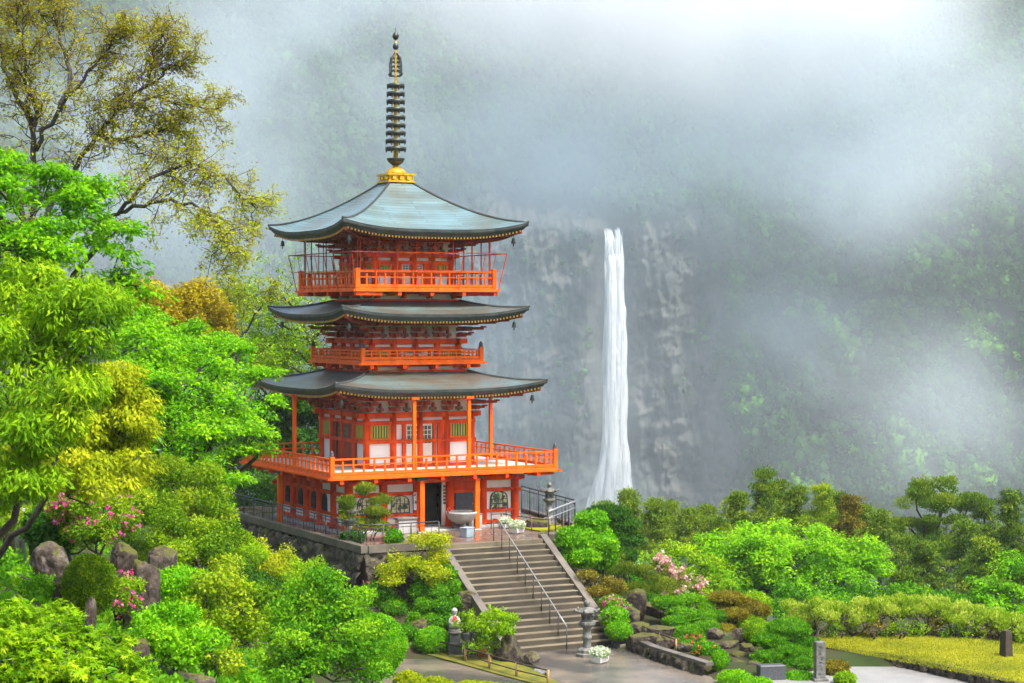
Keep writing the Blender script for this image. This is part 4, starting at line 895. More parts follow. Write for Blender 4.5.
# ================================================================== PLANTS
def hit(px, py, lo=18., hi=140.):
    """where the sight line through a picture point meets the ground"""
    d = np.linspace(lo, hi, 800); P = CAM+(FW3+CR*((px-512)/FPX)-UP3*((py-341.5)/FPX))*d[:, None]; below = P[:, 2] < ground_z(P)
    i = int(np.argmax(below)) if below.any() else len(d)-1; return P[i], d[i]
def axes(q, c, rx, dp, rz): return c+CR*(q[..., :1]*rx)+CF*(q[..., 1:2]*dp)+np.array([0, 0, 1.])*(q[..., 2:3]*rz)
DENS = 1.0; LEAVES = 1.8
def tree(name, label, cat, base, blobs, leaf, style='flat', size=.12, aspect=.55, cover=2.6, pad=.8, flat=.34, trunk=.16, bark='bark', group=None, seed=1, spread=.16, palmate=False, crown='crown', tvar=.16, tmid=.5, multi=1, twigs=.5, blossoms=None, low=-.7, inner=.35):
    """blobs: (px, py, rx, ry, distance[, depth in metres]); the trunk stands on the ground under base = (px, distance)"""
    g = np.random.default_rng(seed*101+7); b0 = at(base[0], 400, base[1]); b0[2] = float(ground_z(b0)); T = thing(name, label, cat, b0, group)
    f = Foliage(g); bl = []; tops = []; pads_all = []
    for q in blobs:
        px, py, rx, ry, d = q[:5]; c = at(px, py, d); k = d/FPX; rx_, rz_ = rx*k, ry*k; dp = q[5] if len(q) > 5 else (rx_+rz_)*.5
        prad = min(pad, rx_*.6); n_p = int(max(3, 2.1*rx_*rz_/(prad*prad*max(flat, .35))*DENS*(dp/max(rx_, .01))**.3)); n_p = min(n_p, 260)
        u = unit(g.normal(size=(n_p, 3))); u[:, 2] = np.where(u[:, 2] < low, -u[:, 2]*.6, u[:, 2]); rr = g.uniform(inner**3, 1, (n_p, 1))**(1/3.)
        pc = axes(u*rr*(1-.25*prad/max(rx_, prad)), c, rx_, dp, rz_)
        lf = size*size*aspect*.5; area = PI*rx_*rz_; n_l = LEAVES*cover*area/lf*(1.0 if not palmate else .55); n1 = n_l/n_p
        for p in pc:
            s_ = g.uniform(.5, 1.4); f.pad(p-b0, np.array([prad*s_, prad*s_, prad*flat*g.uniform(.8, 1.3)]), n1*s_*s_, style, size, aspect, np.clip(tmid+tvar*g.normal(), .05, .95), palmate, spread)
        bl.append((c-b0, pc-b0)); pads_all += list(pc-b0)
    mb = MB(); cs = np.array([c for c, _ in bl]); low_ = cs[np.argmin(cs[:, 2])]; mid = cs.mean(0)
    for m_ in range(multi):
        off = g.normal(size=3)*[.15, .15, 0]*(multi > 1); fork = np.array([mid[0]*.6, mid[1]*.6, max(.3, min(low_[2]-.2, mid[2]*.6))])+off*3
        tp = bend([off[0], off[1], -.15], fork, g, .10, 4); r0 = trunk/(multi**.5); mb.tube(tp, [r0*(1-.35*i/4) for i in range(5)], 8)
        for i, (c, pc) in enumerate(bl):
            if multi > 1 and i % multi != m_ and len(bl) >= multi: continue
            rl = r0*.55*min(1, (len(pc)/30)**.4+.25); lp = bend(fork, c, g, .16, 4); mb.tube(lp, [rl*(1-.6*j/4)+.006 for j in range(5)], 6)
            for p in pc:
                if g.uniform() > twigs: continue
                j = int(g.integers(1, 5)); tw = bend(lp[j], p, g, .2, 3); mb.tube(tw, [rl*.34*(1-.8*x/3)+.004 for x in range(4)], 4, caps=False)
    mb.build('trunk', M[bark], T); f.build(crown, L[leaf], T)
    if blossoms:
        col_, n_b, sz = blossoms; fb = Foliage(g); P = np.array(pads_all)
        for k in range(n_b):
            p = P[g.integers(len(P))]; o = unit(g.normal(size=3)-CF*.7+[0, 0, .5])*pad*.95
            fb.pad(p+o, np.array([sz, sz, sz])*.8, 9, 'round', sz, .8, g.uniform(.2, .9), spread=.15)
        fb.build('blossoms', L[col_], T)
    return T
def clipped(name, label, balls, leaf, size=.07, cover=2.0, cat='shrub', group=None, seed=1, aspect=.6, stem=.06, trunkbase=None, tmid=.45, rough=.07, limbs=True, bark='bark', needle=False, blossoms=None, ground=True):
    """tight clipped masses: balls = (px, py, rx, ry, distance); solid core in a darker leaf tint with leaves all over it"""
    size *= 1.45; rough = rough*1.5+.03; g = np.random.default_rng(seed*131+3); P0 = [at(b[0], b[1], b[4]) for b in balls]
    if trunkbase: base = at(trunkbase[0], 400, trunkbase[1])
    else: base = np.mean(P0, 0).copy()
    base[2] = float(ground_z(base)); T = thing(name, label, cat, base, group); f = Foliage(g); V0, F0 = ico(3); mb = MB(); fb = Foliage(g)
    for b, c in zip(balls, P0):
        k = b[4]/FPX; r = np.array([b[2]*k, (b[5] if len(b) > 5 else b[2]*k*.95), b[3]*k]); tm = np.clip(tmid+g.normal()*.07, .1, .9)
        nz = 1+rough*2.2*(fbm(V0*1.9+g.uniform(0, 9, 3), 5)-.5)
        V = axes(V0*nz[:, None]*.86, c-base, *r); f.core(V, F0, max(.05, tm-.2))
        surf = 4*PI*((r[0]*r[1])**1.6/3+(r[0]*r[2])**1.6/3+(r[1]*r[2])**1.6/3)**(1/1.6); n = int(min(42000, cover*surf/(size*size*aspect*.5)))
        q = unit(g.normal(size=(n, 3))); oq = g.uniform(0, 9, 3); kk = 1+rough*2.4*(fbm(q*3.4+oq, 5, 3)-.5)
        P = axes(q*(kk*g.uniform(.84 if rough > .05 else .93, 1.03, n))[:, None], c-base, *r); out = unit(axes(q/r, np.zeros(3), 1, 1, 1))
        A = unit(g.normal(size=(n, 3))*.8+out*(.9 if needle else .45)+[0, 0, .25]); Nn = unit(out+g.normal(size=(n, 3))*.5)
        f.leaves(P, A, Nn, size, aspect, np.clip(tm+g.normal(size=n)*.17+(fbm(q*3.4+oq, 5, 3)-.5)*.9, 0, 1))
        if limbs: fr = np.array([0, 0, -.1]); mb.tube(bend(fr, c-base, g, .16, 4), [stem, stem*.9, stem*.75, stem*.6, stem*.4], 7)
        if blossoms:
            for _ in range(blossoms[1]):
                o = unit(g.normal(size=3)-CF*.8+[0, 0, .6]); fb.pad(axes(o[None, :]*1.0, c-base, *r)[0], np.full(3, blossoms[2]), 10, 'round', blossoms[2]*1.1, .8, g.uniform(.2, .9), spread=.15)
    if limbs: mb.build('trunk', M[bark], T)
    f.build('foliage', L[leaf], T)
    if blossoms: fb.build('blossoms', L[blossoms[0]], T)
    return T
def rock(label, px, py, rx, ry, d, seed, m='rock', tilt=0., group=None, sharp=.5, name='boulder', sink=.3):
    g = np.random.default_rng(seed*17); c = at(px, py, d); k = d/FPX; V, F = ico(5)
    n = .62+.76*fbm(V*1.15+seed*3.7, seed, 3); n = n+.16*(fbm(V*4+seed, seed+4, 3)-.5)
    for _ in range(9):                                       # broken flat faces
        a = unit(g.normal(size=3)); h = g.uniform(.55, .9); dt = (V*n[:, None])@a; n = np.where(dt > h, n*(1-sharp*(dt-h)/np.maximum(dt, .1)*1.6), n)
    n = n+.10*(fbm(V*7+seed*1.3, seed+8, 4)-.5)+.16*np.abs(fbm(V*2.6+seed, seed+12, 3)-.5)-.04; P = V*n[:, None]; ct, st_ = math.cos(tilt), math.sin(tilt); P = np.stack([P[:, 0]*ct-P[:, 2]*st_*(ry/rx), P[:, 1], P[:, 0]*st_*(rx/ry)*0+P[:, 2]*1+P[:, 0]*st_], -1)
    P = axes(P, np.zeros(3), rx*k*1.08, (rx+ry)*.5*k, ry*k*1.08)
    gz = float(ground_z(c)); lowest = c[2]+P[:, 2].min()
    if lowest > gz-.05: P[:, 2] = np.where(P[:, 2] < 0, P[:, 2]*(1+(lowest-gz+sink)/max(-P[:, 2].min(), .05)), P[:, 2])
    o = meshobj(name, P, F, M[m], None, True, c); return tag(o, label, 'rock', group)

# ---- the wooded slope on the left -------------------------------------------------
def limb_tree(name, label, base, limbs, leaf, size, n_leaf, seed, bark='barkgrey', group=None, tw=1.6, r0=.2, nt=9, cat='tree', tvar=.2, tgrad=0.):
    """an open tree grown from its main limbs: limbs are polylines of (px, py, distance) from thick to thin"""
    g = np.random.default_rng(seed); b0 = at(base[0], 400, base[1]); b0[2] = float(ground_z(b0)); T = thing(name, label, cat, b0, group); mb = MB(); f = Foliage(g); ends = []
    for q in limbs:
        rb, pts = q[0], [at(*p)-b0 for p in q[1]]
        if q[2:]: pts = [np.array([0, 0, -.2])]+pts
        n = len(pts); fine = []
        for i in range(n-1): fine += bend(pts[i], pts[i+1], g, .10, 4)[:-1]
        fine.append(pts[-1]); N = len(fine); mb.tube(fine, [rb*(1-.88*i/N)+.008 for i in range(N)], 7)
        i0 = int(N*.22)
        def sprout(P, i, lev, ln, rr):
            j = min(i+1, len(P)-1); dirv = unit(P[j]-P[max(i-1, 0)]); side = unit(np.cross(dirv, unit(g.normal(size=3))))
            dv = unit(dirv*.75+side*g.uniform(.5, 1.0)+[0, 0, g.uniform(-.25, .35)]); e = P[i]+dv*ln*g.uniform(.5, 1.2); L_ = bend(P[i], e, g, .22, 4)
            mb.tube(L_, [rr*(1-.75*x/4)+.004 for x in range(5)], 4, caps=False)
            if lev: 
                for x in (1, 2, 3, 4, 4): sprout(L_, x, lev-1, ln*.5, rr*.5)
            else: ends.extend(L_[1:])
        for i in range(i0, N):
            for _ in range(nt if i > N*.5 else max(1, nt//2)):
                if g.uniform() < .55: sprout(fine, i, 1, tw*(1-.5*i/N), max(.012, rb*.22*(1-.6*i/N)))
        ends.extend(fine[-2:])
    E_ = np.array(ends); zz = E_[:, 2]; zz = (zz-zz.min())/(zz.max()-zz.min()+.01)
    for e, z in zip(E_, zz):
        f.pad(e, np.array([.26, .26, .15])*g.uniform(.6, 1.4), n_leaf*g.uniform(.3, 1.5), 'flat', size, .55, np.clip(.48+tvar*g.normal()+tgrad*(z-.5), .03, .97), spread=.16)
    mb.build('trunk', M[bark], T); f.build('crown', L[leaf], T); return T
D1 = 58
limb_tree('cherry_tree', 'tall open bronze-leaved tree reaching over the slope at top left', (35, D1), [
    (.13, [(36, 330, D1), (34, 240, D1), (33, 150, D1), (37, 112, D1), (26, 66, D1-.5), (18, 8, D1-1)], 1),
    (.09, [(30, 250, D1), (52, 200, D1), (78, 165, D1), (96, 136, D1), (122, 104, D1+.5), (152, 84, D1+1), (186, 58, D1+1.5)]),
    (.07, [(36, 150, D1), (58, 112, D1-.6), (84, 80, D1-1), (106, 52, D1-1.2), (122, 30, D1-1.4)]), (.06, [(118, 108, D1), (160, 96, D1+.8), (216, 109, D1+1.5)]),
    (.08, [(40, 245, D1), (78, 226, D1-.5), (118, 214, D1-1), (150, 178, D1-1.3), (188, 160, D1-1.4), (232, 186, D1-1.2), (256, 208, D1-1)]),
    (.06, [(120, 212, D1-1), (150, 202, D1-1.4), (192, 203, D1-1.8), (216, 222, D1-2), (229, 252, D1-2.1)]), (.09, [(33, 130, D1), (14, 90, D1+.8), (2, 48, D1+1), (-14, 12, D1+1)]),
    (.08, [(60, 110, D1-.6), (70, 70, D1+.4), (60, 34, D1+1), (48, 8, D1+1)]), (.08, [(98, 134, D1), (116, 140, D1+1), (146, 132, D1+1.4), (172, 128, D1+1.6)]), (.07, [(150, 84, D1+1), (150, 62, D1+1), (166, 40, D1+1)])],
    'bronze', .095, 8, 5, tw=1.45, nt=6, tgrad=-.55)
tree('maple_tree', 'bright green maple under the bronze-leaved tree at the left edge', 'tree', (10, 54), [(14, 172, 52, 34, 54), (66, 205, 52, 36, 54.5), (104, 240, 40, 28, 55), (118, 282, 40, 26, 55), (40, 255, 70, 50, 53.5), (0, 220, 50, 60, 53), (80, 300, 60, 30, 54)], 'maple', size=.15, pad=1.0, flat=.22, cover=2.4, trunk=.28, seed=2, group='green maples on the left slope')
tree('dome_tree', 'rounded orange-brown leaved tree behind the bright maples', 'tree', (170, 86), [(150, 308, 36, 32, 86), (182, 312, 42, 36, 87), (212, 330, 24, 28, 88), (170, 335, 55, 30, 86)], 'orange', style='round', size=.15, pad=.8, flat=.7, cover=2.6, seed=3, trunk=.25, tvar=.10)
tree('maple_tree', 'layered bright maple just below the orange-brown tree', 'tree', (160, 78), [(150, 322, 40, 16, 77), (195, 330, 40, 18, 78), (225, 345, 30, 18, 78), (175, 352, 60, 22, 77), (130, 345, 36, 26, 76)], 'maple', size=.15, pad=1.0, flat=.22, cover=2.4, seed=4, group='green maples on the left slope', tmid=.42)
tree('maple_tree', 'large bright maple spreading over the left end of the vermilion balcony', 'tree', (165, 68), [(150, 372, 44, 30, 67), (200, 368, 40, 28, 68), (236, 350, 24, 16, 69), (180, 412, 60, 34, 67), (228, 398, 40, 26, 68), (262, 375, 22, 12, 69), (215, 440, 52, 26, 67), (252, 426, 30, 14, 67), (262, 448, 22, 8, 67), (190, 474, 50, 22, 66), (225, 478, 26, 14, 66), (150, 440, 40, 34, 66), (275, 400, 12, 7, 68), (160, 500, 40, 20, 66), (215, 500, 34, 14, 66), (130, 400, 40, 30, 66), (200, 440, 50, 30, 66), (140, 340, 40, 24, 68)], 'maple', size=.14, pad=.8, flat=.3, cover=2.5, seed=5, trunk=.26, group='green maples on the left slope', tmid=.56)
tree('large_leaved_tree', 'yellow-green tree with long hanging leaves at the left edge', 'tree', (-22, 36), [(28, 285, 42, 34, 36), (70, 312, 42, 34, 35), (96, 335, 30, 26, 35), (30, 345, 60, 46, 35), (70, 375, 44, 30, 35), (18, 410, 46, 44, 34), (8, 470, 40, 40, 34), (50, 430, 40, 34, 34), (24, 490, 40, 24, 34), (60, 400, 40, 30, 34), (100, 300, 26, 30, 35.5), (0, 300, 30, 60, 36)], 'lime', style='droop', size=.145, aspect=.28, pad=.36, flat=.8, cover=2.5, seed=6, trunk=.10, tmid=.42, tvar=.2)
tree('yellow_tree', 'golden yellow-green tree between the hanging-leaved tree and the big maple', 'tree', (-25, 45), [(92, 392, 38, 24, 42), (126, 408, 30, 26, 43), (76, 430, 50, 30, 42), (128, 446, 30, 26, 43), (50, 465, 50, 28, 41), (104, 470, 44, 22, 42), (74, 485, 54, 18, 41), (130, 420, 34, 34, 42.5), (110, 380, 44, 20, 42.5), (146, 470, 24, 18, 43)], 'yellow', style='droop', size=.12, aspect=.4, pad=.42, flat=.6, cover=2.6, seed=7, trunk=.09, tmid=.5, tvar=.2)
tree('olive_shrub', 'tall olive shrub with yellow specks under the big maple', 'shrub', (185, 60), [(158, 474, 30, 20, 60), (196, 486, 36, 22, 61), (176, 508, 44, 24, 60), (212, 512, 26, 24, 61), (140, 500, 26, 22, 59)], 'olive', style='round', size=.10, pad=.5, flat=.7, cover=2.6, seed=8, multi=3, trunk=.14, tvar=.22, tmid=.55)
tree('olive_shrub', 'dense olive-green shrub above the tall dark boulder', 'shrub', (195, 56), [(175, 535, 36, 22, 56), (205, 540, 32, 20, 56), (190, 560, 48, 20, 55), (225, 535, 20, 18, 58)], 'olive', style='round', size=.10, pad=.45, flat=.7, cover=2.6, seed=9, multi=3, trunk=.12, tvar=.2, tmid=.46)
tree('azalea', 'large loose azalea covered in pink flowers on the left slope', 'shrub', (95, 50), [(78, 500, 26, 22, 50), (104, 512, 34, 22, 51), (92, 536, 34, 22, 50), (120, 530, 22, 20, 51), (60, 520, 18, 20, 50)], 'olive', style='round', size=.085, pad=.38, flat=.75, cover=2.3, seed=10, multi=3, trunk=.10, tmid=.52, tvar=.2, blossoms=('pink', 120, .075))
tree('azalea', 'small azalea with magenta flowers between the two dark boulders', 'shrub', (124, 47), [(124, 588, 16, 14, 47), (128, 606, 12, 12, 46.6)], 'lime', style='round', size=.08, pad=.25, flat=.75, cover=2.2, seed=12, multi=2, trunk=.05, blossoms=('pink', 34, .06))
clipped('clipped_shrub', 'dark green rounded shrub behind the large mossy rock at left', [(46, 528, 22, 20, 51), (60, 540, 12, 14, 50.5)], 'dark', .09, seed=13)
clipped('clipped_shrub', 'dark olive clipped shrub with a brown side in front of the pink azalea', [(90, 585, 27, 29, 44.5)], 'olive', .042, rough=.01, seed=14, tmid=.36, cover=2.6)
clipped('clipped_shrub', 'upper bright green shrub behind the slanting dark boulder', [(170, 585, 32, 20, 49), (193, 590, 24, 20, 49.5), (182, 604, 34, 18, 49)], 'bright', .055, seed=15, tmid=.52, rough=.07)
tree('leafy_shrub', 'lower bright green leafy shrub at the foot of the slanting boulder', 'shrub', (165, 41), [(150, 618, 28, 18, 42), (182, 622, 34, 20, 42), (168, 645, 40, 22, 41), (195, 650, 26, 26, 41.5), (150, 640, 22, 20, 41)], 'bright', style='round', size=.10, pad=.32, flat=.75, cover=2.8, seed=16, multi=3, trunk=.09, tmid=.55)
tree('leafy_shrub', 'low green undergrowth shrub at the left edge beside the grey poles', 'shrub', (30, 46), [(8, 575, 26, 16, 46), (34, 590, 26, 14, 45), (0, 560, 20, 20, 46.5)], 'mid', style='round', size=.10, pad=.35, flat=.7, cover=2.4, seed=160, multi=3, trunk=.07)
tree('leafy_shrub', 'green shrub under the golden tree beside the pink azalea', 'shrub', (70, 52), [(48, 505, 30, 18, 52), (20, 515, 30, 16, 52), (140, 505, 26, 20, 54), (70, 490, 30, 16, 53)], 'olive', style='round', size=.11, pad=.42, flat=.7, cover=2.4, seed=161, multi=3, trunk=.08)
rock('large pale mossy rock at the left below the dark rounded shrub', 50, 566, 22, 23, 47.5, 3, 'rockpale', .1)
rock('small rounded rock at the foot of the large pale mossy rock', 62, 587, 12, 10, 45, 4, 'rockpale')
rock('upright dark rock right of the pink azalea', 122, 558, 13, 14, 48.5, 5, 'rock')
rock('tall slanting dark boulder with a flat top among the green shrubs', 146, 588, 15, 36, 47.5, 7, 'rock', 0.0)
rock('flat pale topped boulder leaning on the slanting dark boulder', 162, 556, 19, 10, 49, 8, 'rockpale', -.1)
rock('small white speckled stone in front of the dark olive shrub', 91, 603, 5, 6, 42.5, 9, 'rockpale')
rock('dark rock under the lower leafy shrub', 140, 646, 9, 9, 40, 10, 'rock')
rock('pale worn rock at the bottom below the leafy shrub', 196, 681, 18, 9, 43.5, 12, 'rockpale')
tree('maple_shrub', 'low maple with large fresh yellow-green leaves in the near left corner', 'shrub', (60, 23), [(28, 622, 40, 24, 23.4), (66, 640, 50, 26, 23), (20, 660, 50, 40, 22.5), (100, 664, 46, 24, 22.6), (70, 690, 70, 30, 22), (135, 690, 26, 18, 22.4), (118, 640, 18, 8, 23.2), (-10, 640, 30, 40, 22.5), (60, 612, 22, 14, 23.6)], 'lime', style='flat', size=.085, aspect=.5, pad=.20, flat=.5, cover=3.6, seed=17, trunk=.05, multi=3, tmid=.40, tvar=.24, palmate=True)
tree('olive_bush', 'loose yellow-olive bush left of centre at the bottom', 'shrub', (215, 48), [(205, 590, 36, 26, 48), (240, 600, 30, 26, 48.5), (215, 625, 46, 26, 48), (255, 632, 26, 26, 48.5), (210, 655, 40, 22, 47.5)], 'olive', style='round', size=.10, pad=.40, flat=.7, cover=2.4, seed=18, multi=3, trunk=.10, tmid=.62, tvar=.2)
tree('leafy_tree', 'loose mid green young tree at the bottom centre left', 'tree', (320, 53), [(320, 585, 28, 20, 53), (345, 600, 36, 24, 53.5), (300, 612, 36, 24, 52.5), (345, 630, 42, 22, 53), (295, 640, 40, 24, 52), (330, 655, 50, 24, 52.5), (370, 668, 32, 18, 53), (290, 672, 40, 18, 51.5)], 'mid', style='round', size=.105, pad=.42, flat=.6, cover=2.3, seed=19, multi=2, trunk=.12, tmid=.55, tvar=.2)
clipped('clipped_shrub', 'big smooth round clipped bush beside the path', [(372, 645, 34, 31, 66)], 'bright', .045, rough=.0, seed=20, cover=2.8, tmid=.48)
clipped('clipped_shrub', 'bright green low shrub at the bottom edge', [(238, 686, 28, 12, 49), (215, 690, 18, 10, 49)], 'bright', .07, seed=21, tmid=.5)
clipped('low_hedge', 'low yellow-green clipped edging at the bottom by the path', [(408, 681, 14, 9, 66), (434, 686, 20, 7, 66.5), (475, 690, 30, 6, 67)], 'yellow', .06, seed=22, limbs=False)
for i, (px, py, rx, ry, d, lf, lb) in enumerate([(150, 552, 28, 20, 70, 'olive', 'olive hedge shrub at the far left end of the hedge below the terrace'), (196, 540, 30, 22, 74, 'lime', 'yellow-green hedge shrub below the left end of the terrace wall'), (236, 548, 30, 22, 75, 'lime', 'yellow-green hedge shrub below the boulder wall next to the dark gap'), (274, 560, 30, 20, 76, 'yellow', 'golden-topped hedge shrub below the boulder wall'), (306, 572, 28, 20, 76, 'lime', 'yellow-green hedge shrub nearest the front corner of the boulder wall'), (250, 580, 30, 18, 70, 'dark', 'dark green shrub in the shade of the hedge below the wall'), (205, 568, 34, 20, 68, 'olive', 'olive shrub in front of the hedge below the terrace')]):
    tree('hedge_shrub', lb, 'shrub', (px, d), [(px-8, py, rx*.7, ry, d), (px+10, py+6, rx*.7, ry, d+.4), (px, py+16, rx, ry, d-.3)], lf, style='round', size=.11, pad=.5, flat=.7, cover=2.5, seed=30+i, multi=3, trunk=.10, tvar=.12, tmid=.5, group='hedge below the terrace wall')
# behind the pagoda
limb_tree('maple_tree', 'fresh green tree with a dark bare trunk behind the pagoda', (325, 107), [(.16, [(322, 400, 107), (318, 372, 107), (312, 345, 107), (300, 318, 107), (286, 304, 107.5)], 1), (.09, [(310, 345, 107), (322, 330, 107), (340, 318, 106), (356, 308, 106)]), (.08, [(304, 328, 107), (290, 330, 108), (268, 322, 109), (246, 306, 109)]), (.08, [(318, 372, 107), (296, 352, 108), (268, 345, 109), (240, 346, 109)]), (.07, [(300, 318, 107), (284, 298, 106), (262, 292, 106), (240, 296, 106)]), (.07, [(320, 380, 107), (300, 372, 106), (280, 366, 106)])], 'lime', .19, 6, 9, tw=2.4, nt=4, tvar=.14)
limb_tree('sparse_tree', 'thin yellow-green tree between the orange-brown tree and the pagoda roof', (238, 100), [(.12, [(240, 380, 100), (238, 340, 100), (232, 312, 100), (226, 290, 100)], 1), (.07, [(238, 345, 100), (250, 325, 100), (262, 306, 100), (270, 296, 100)]), (.07, [(236, 350, 100), (222, 330, 101), (214, 312, 101)])], 'yellow', .15, 3, 12, tw=2.0, nt=3)
tree('dark_evergreen', 'dark evergreen filling the gap under the lowest roof behind the balcony', 'tree', (300, 108), [(290, 410, 34, 22, 108), (320, 420, 30, 26, 109), (275, 440, 40, 26, 108), (315, 450, 34, 24, 108), (250, 460, 40, 30, 107)], 'dark', style='round', size=.24, pad=1.1, flat=.6, cover=2.4, seed=40, trunk=.3)
tree('leafy_tree', 'soft green tree behind the orange-brown dome left of the pagoda', 'tree', (255, 112), [(255, 352, 30, 22, 112), (285, 350, 22, 22, 112), (262, 378, 40, 20, 111)], 'lime', style='round', size=.2, pad=1.0, flat=.5, cover=2.2, seed=41, trunk=.25, tmid=.4)
tree('dark_evergreen', 'low dark evergreen bush behind the left end of the terrace fence', 'shrub', (255, 101), [(240, 486, 30, 12, 101), (268, 490, 22, 12, 102), (250, 505, 34, 12, 100), (285, 500, 20, 14, 103)], 'dark', style='round', size=.2, pad=.8, flat=.6, cover=2.4, seed=42, trunk=.2)
def ground_cover():
    g = np.random.default_rng(70); f = Foliage(g); n = 150000; d = g.uniform(14, 112, n); r = (g.uniform(-30, 540, n)-512)/FPX*d; P = world(r, d, 0*d); P[:, 2] = ground_z(P)+.02
    x, y = P[:, 0], P[:, 1]; dense = fbm(P*.35, 44, 3)
    keep = (dense > .42) & ~((x > -6.2) & (y > -10.2) & (y < 10)) & ~((x > -2.3) & (y > -16)) & ~((P[:, 2] < -3.25) & (d > 69.5))
    P, dense = P[keep], dense[keep]; n = len(P); A = unit(g.normal(size=(n, 3))+[0, 0, .5]); A[:, 2] = np.abs(A[:, 2])
    f.leaves(P+g.normal(size=(n, 3))*[.1, .1, .04], A, unit(g.normal(size=(n, 3))+[0, 0, 1]), .17, .5, np.clip(dense+g.normal(size=n)*.2, 0, 1)); tag(f.build('ground_cover', L['mid']), kind='stuff')
ground_cover()
tree('leafy_shrub', 'green shrub filling the gap behind the reddish shrub at the right of the steps', 'shrub', (625, 93), [(605, 568, 22, 14, 92), (632, 578, 26, 14, 93), (655, 592, 24, 12, 92), (640, 600, 26, 10, 90)], 'mid', style='round', size=.15, pad=.6, flat=.6, cover=2.4, seed=165, multi=3, trunk=.1)
tree('leafy_shrub', 'green shrub closing the gap under the wide maple behind the row of azaleas', 'shrub', (860, 96), [(790, 600, 40, 12, 96), (850, 598, 44, 14, 97), (905, 600, 40, 14, 96), (760, 604, 26, 12, 95), (950, 606, 30, 10, 94)], 'mid', style='round', size=.17, pad=.7, flat=.6, cover=2.4, seed=166, multi=4, trunk=.12, tmid=.4)
# ---- the garden left of the steps -------------------------------------------------
tree('terrace_pine', 'small layered pine standing on the terrace corner', 'tree', (368, 83.4), [(363, 490, 14, 5, 83.4), (348, 503, 12, 5, 83), (378, 501, 12, 5, 83.8), (343, 516, 12, 5, 83), (366, 512, 17, 6, 83.4), (381, 516, 9, 5, 83.8), (356, 525, 15, 5, 83.2), (375, 527, 13, 5, 83.4)], 'pine', style='up', size=.13, aspect=.3, pad=.34, flat=.6, cover=5, seed=50, trunk=.06, tmid=.6, group='cloud pruned pines')
for i, (px, py, rx, ry, d, lf, lb) in enumerate([(394, 538, 9, 8.5, 81.8, 'bright', 'small round clipped ball on the terrace corner behind the fence'), (352, 537, 12, 6, 82.6, 'dark', 'low dark shrub at the foot of the terrace pine')]):
    clipped('clipped_shrub', lb, [(px, py, rx, ry, d)], lf, .07, seed=52+i, limbs=False)
tree('airy_shrub', 'airy yellow-green shrub beside the top of the steps', 'shrub', (422, 79.9), [(428, 545, 20, 12, 80.2), (408, 560, 22, 12, 79.8), (440, 560, 16, 12, 80.2), (420, 574, 30, 14, 79.6), (392, 575, 18, 12, 79.4)], 'yellow', style='round', size=.11, pad=.42, flat=.6, cover=2.4, seed=54, multi=3, trunk=.09, tmid=.55)
tree('leafy_shrub', 'dark green shrub with a few pink flowers below the terrace corner', 'shrub', (388, 80), [(380, 600, 22, 14, 80), (398, 612, 20, 16, 79.5), (372, 590, 12, 10, 80)], 'mid', style='round', size=.10, pad=.4, flat=.7, cover=2.8, seed=55, multi=3, trunk=.08, blossoms=('pink', 5, .07))
clipped('cloud_pruned_tree', 'cloud pruned tree of many small dark green balls left of the steps', [(427, 578, 12, 8, 80), (446, 574, 11, 8, 80.3), (418, 592, 10, 8, 79.6), (436, 592, 12, 9, 79.4), (454, 588, 9, 8, 80), (424, 606, 10, 8, 79), (442, 608, 12, 9, 78.8), (456, 603, 8, 7, 79.4), (416, 618, 8, 7, 78.8), (434, 622, 11, 8, 78.4), (450, 620, 9, 7, 78.6)], 'mid', .065, seed=56, trunkbase=(438, 79.3), stem=.07, rough=.12, tmid=.5, group='cloud pruned pines')
clipped('clipped_shrub', 'neat round clipped ball beside the bamboo fence', [(433, 641, 17.5, 13.5, 77)], 'bright', .05, rough=.0, seed=57, limbs=False)
tree('young_tree', 'small bright yellow-green tree hiding the bottom left of the steps', 'tree', (492, 75.5), [(484, 615, 18, 9, 75.4), (500, 620, 13, 9, 75.6), (476, 628, 16, 9, 75.2), (494, 632, 20, 9, 75), (488, 645, 17, 8, 75.2), (463, 620, 9, 7, 75.8), (505, 632, 8, 7, 75.5)], 'lime', style='round', size=.12, aspect=.5, pad=.32, flat=.7, cover=2.6, seed=58, trunk=.06, multi=2, tmid=.5)
clipped('low_shrub', 'small low shrub at the foot of the dark rock left of the steps', [(408, 632, 12, 8, 78)], 'mid', .08, seed=59, limbs=False)
rock('dark rounded rock under the cloud pruned tree', 420, 628, 14, 10, 78.2, 21, 'rock'); rock('big rough rock at the bottom of the terrace corner', 378, 572, 26, 22, 83, 22, 'wallrock')
rock('tall pointed purple-grey standing stone beside the steps', 511, 655, 13, 25, 75.5, 23, 'rock', .0, sharp=.7); rock('pale rounded rock right of the pointed standing stone', 530, 660, 8, 9, 75, 24, 'rockpale'); rock('flat stone slab at the end of the bamboo fence', 539, 672, 9, 4, 73, 25, 'stone')
rock('dark rock beside the left parapet of the steps', 466, 603, 13, 12, 79.5, 26, 'rock')
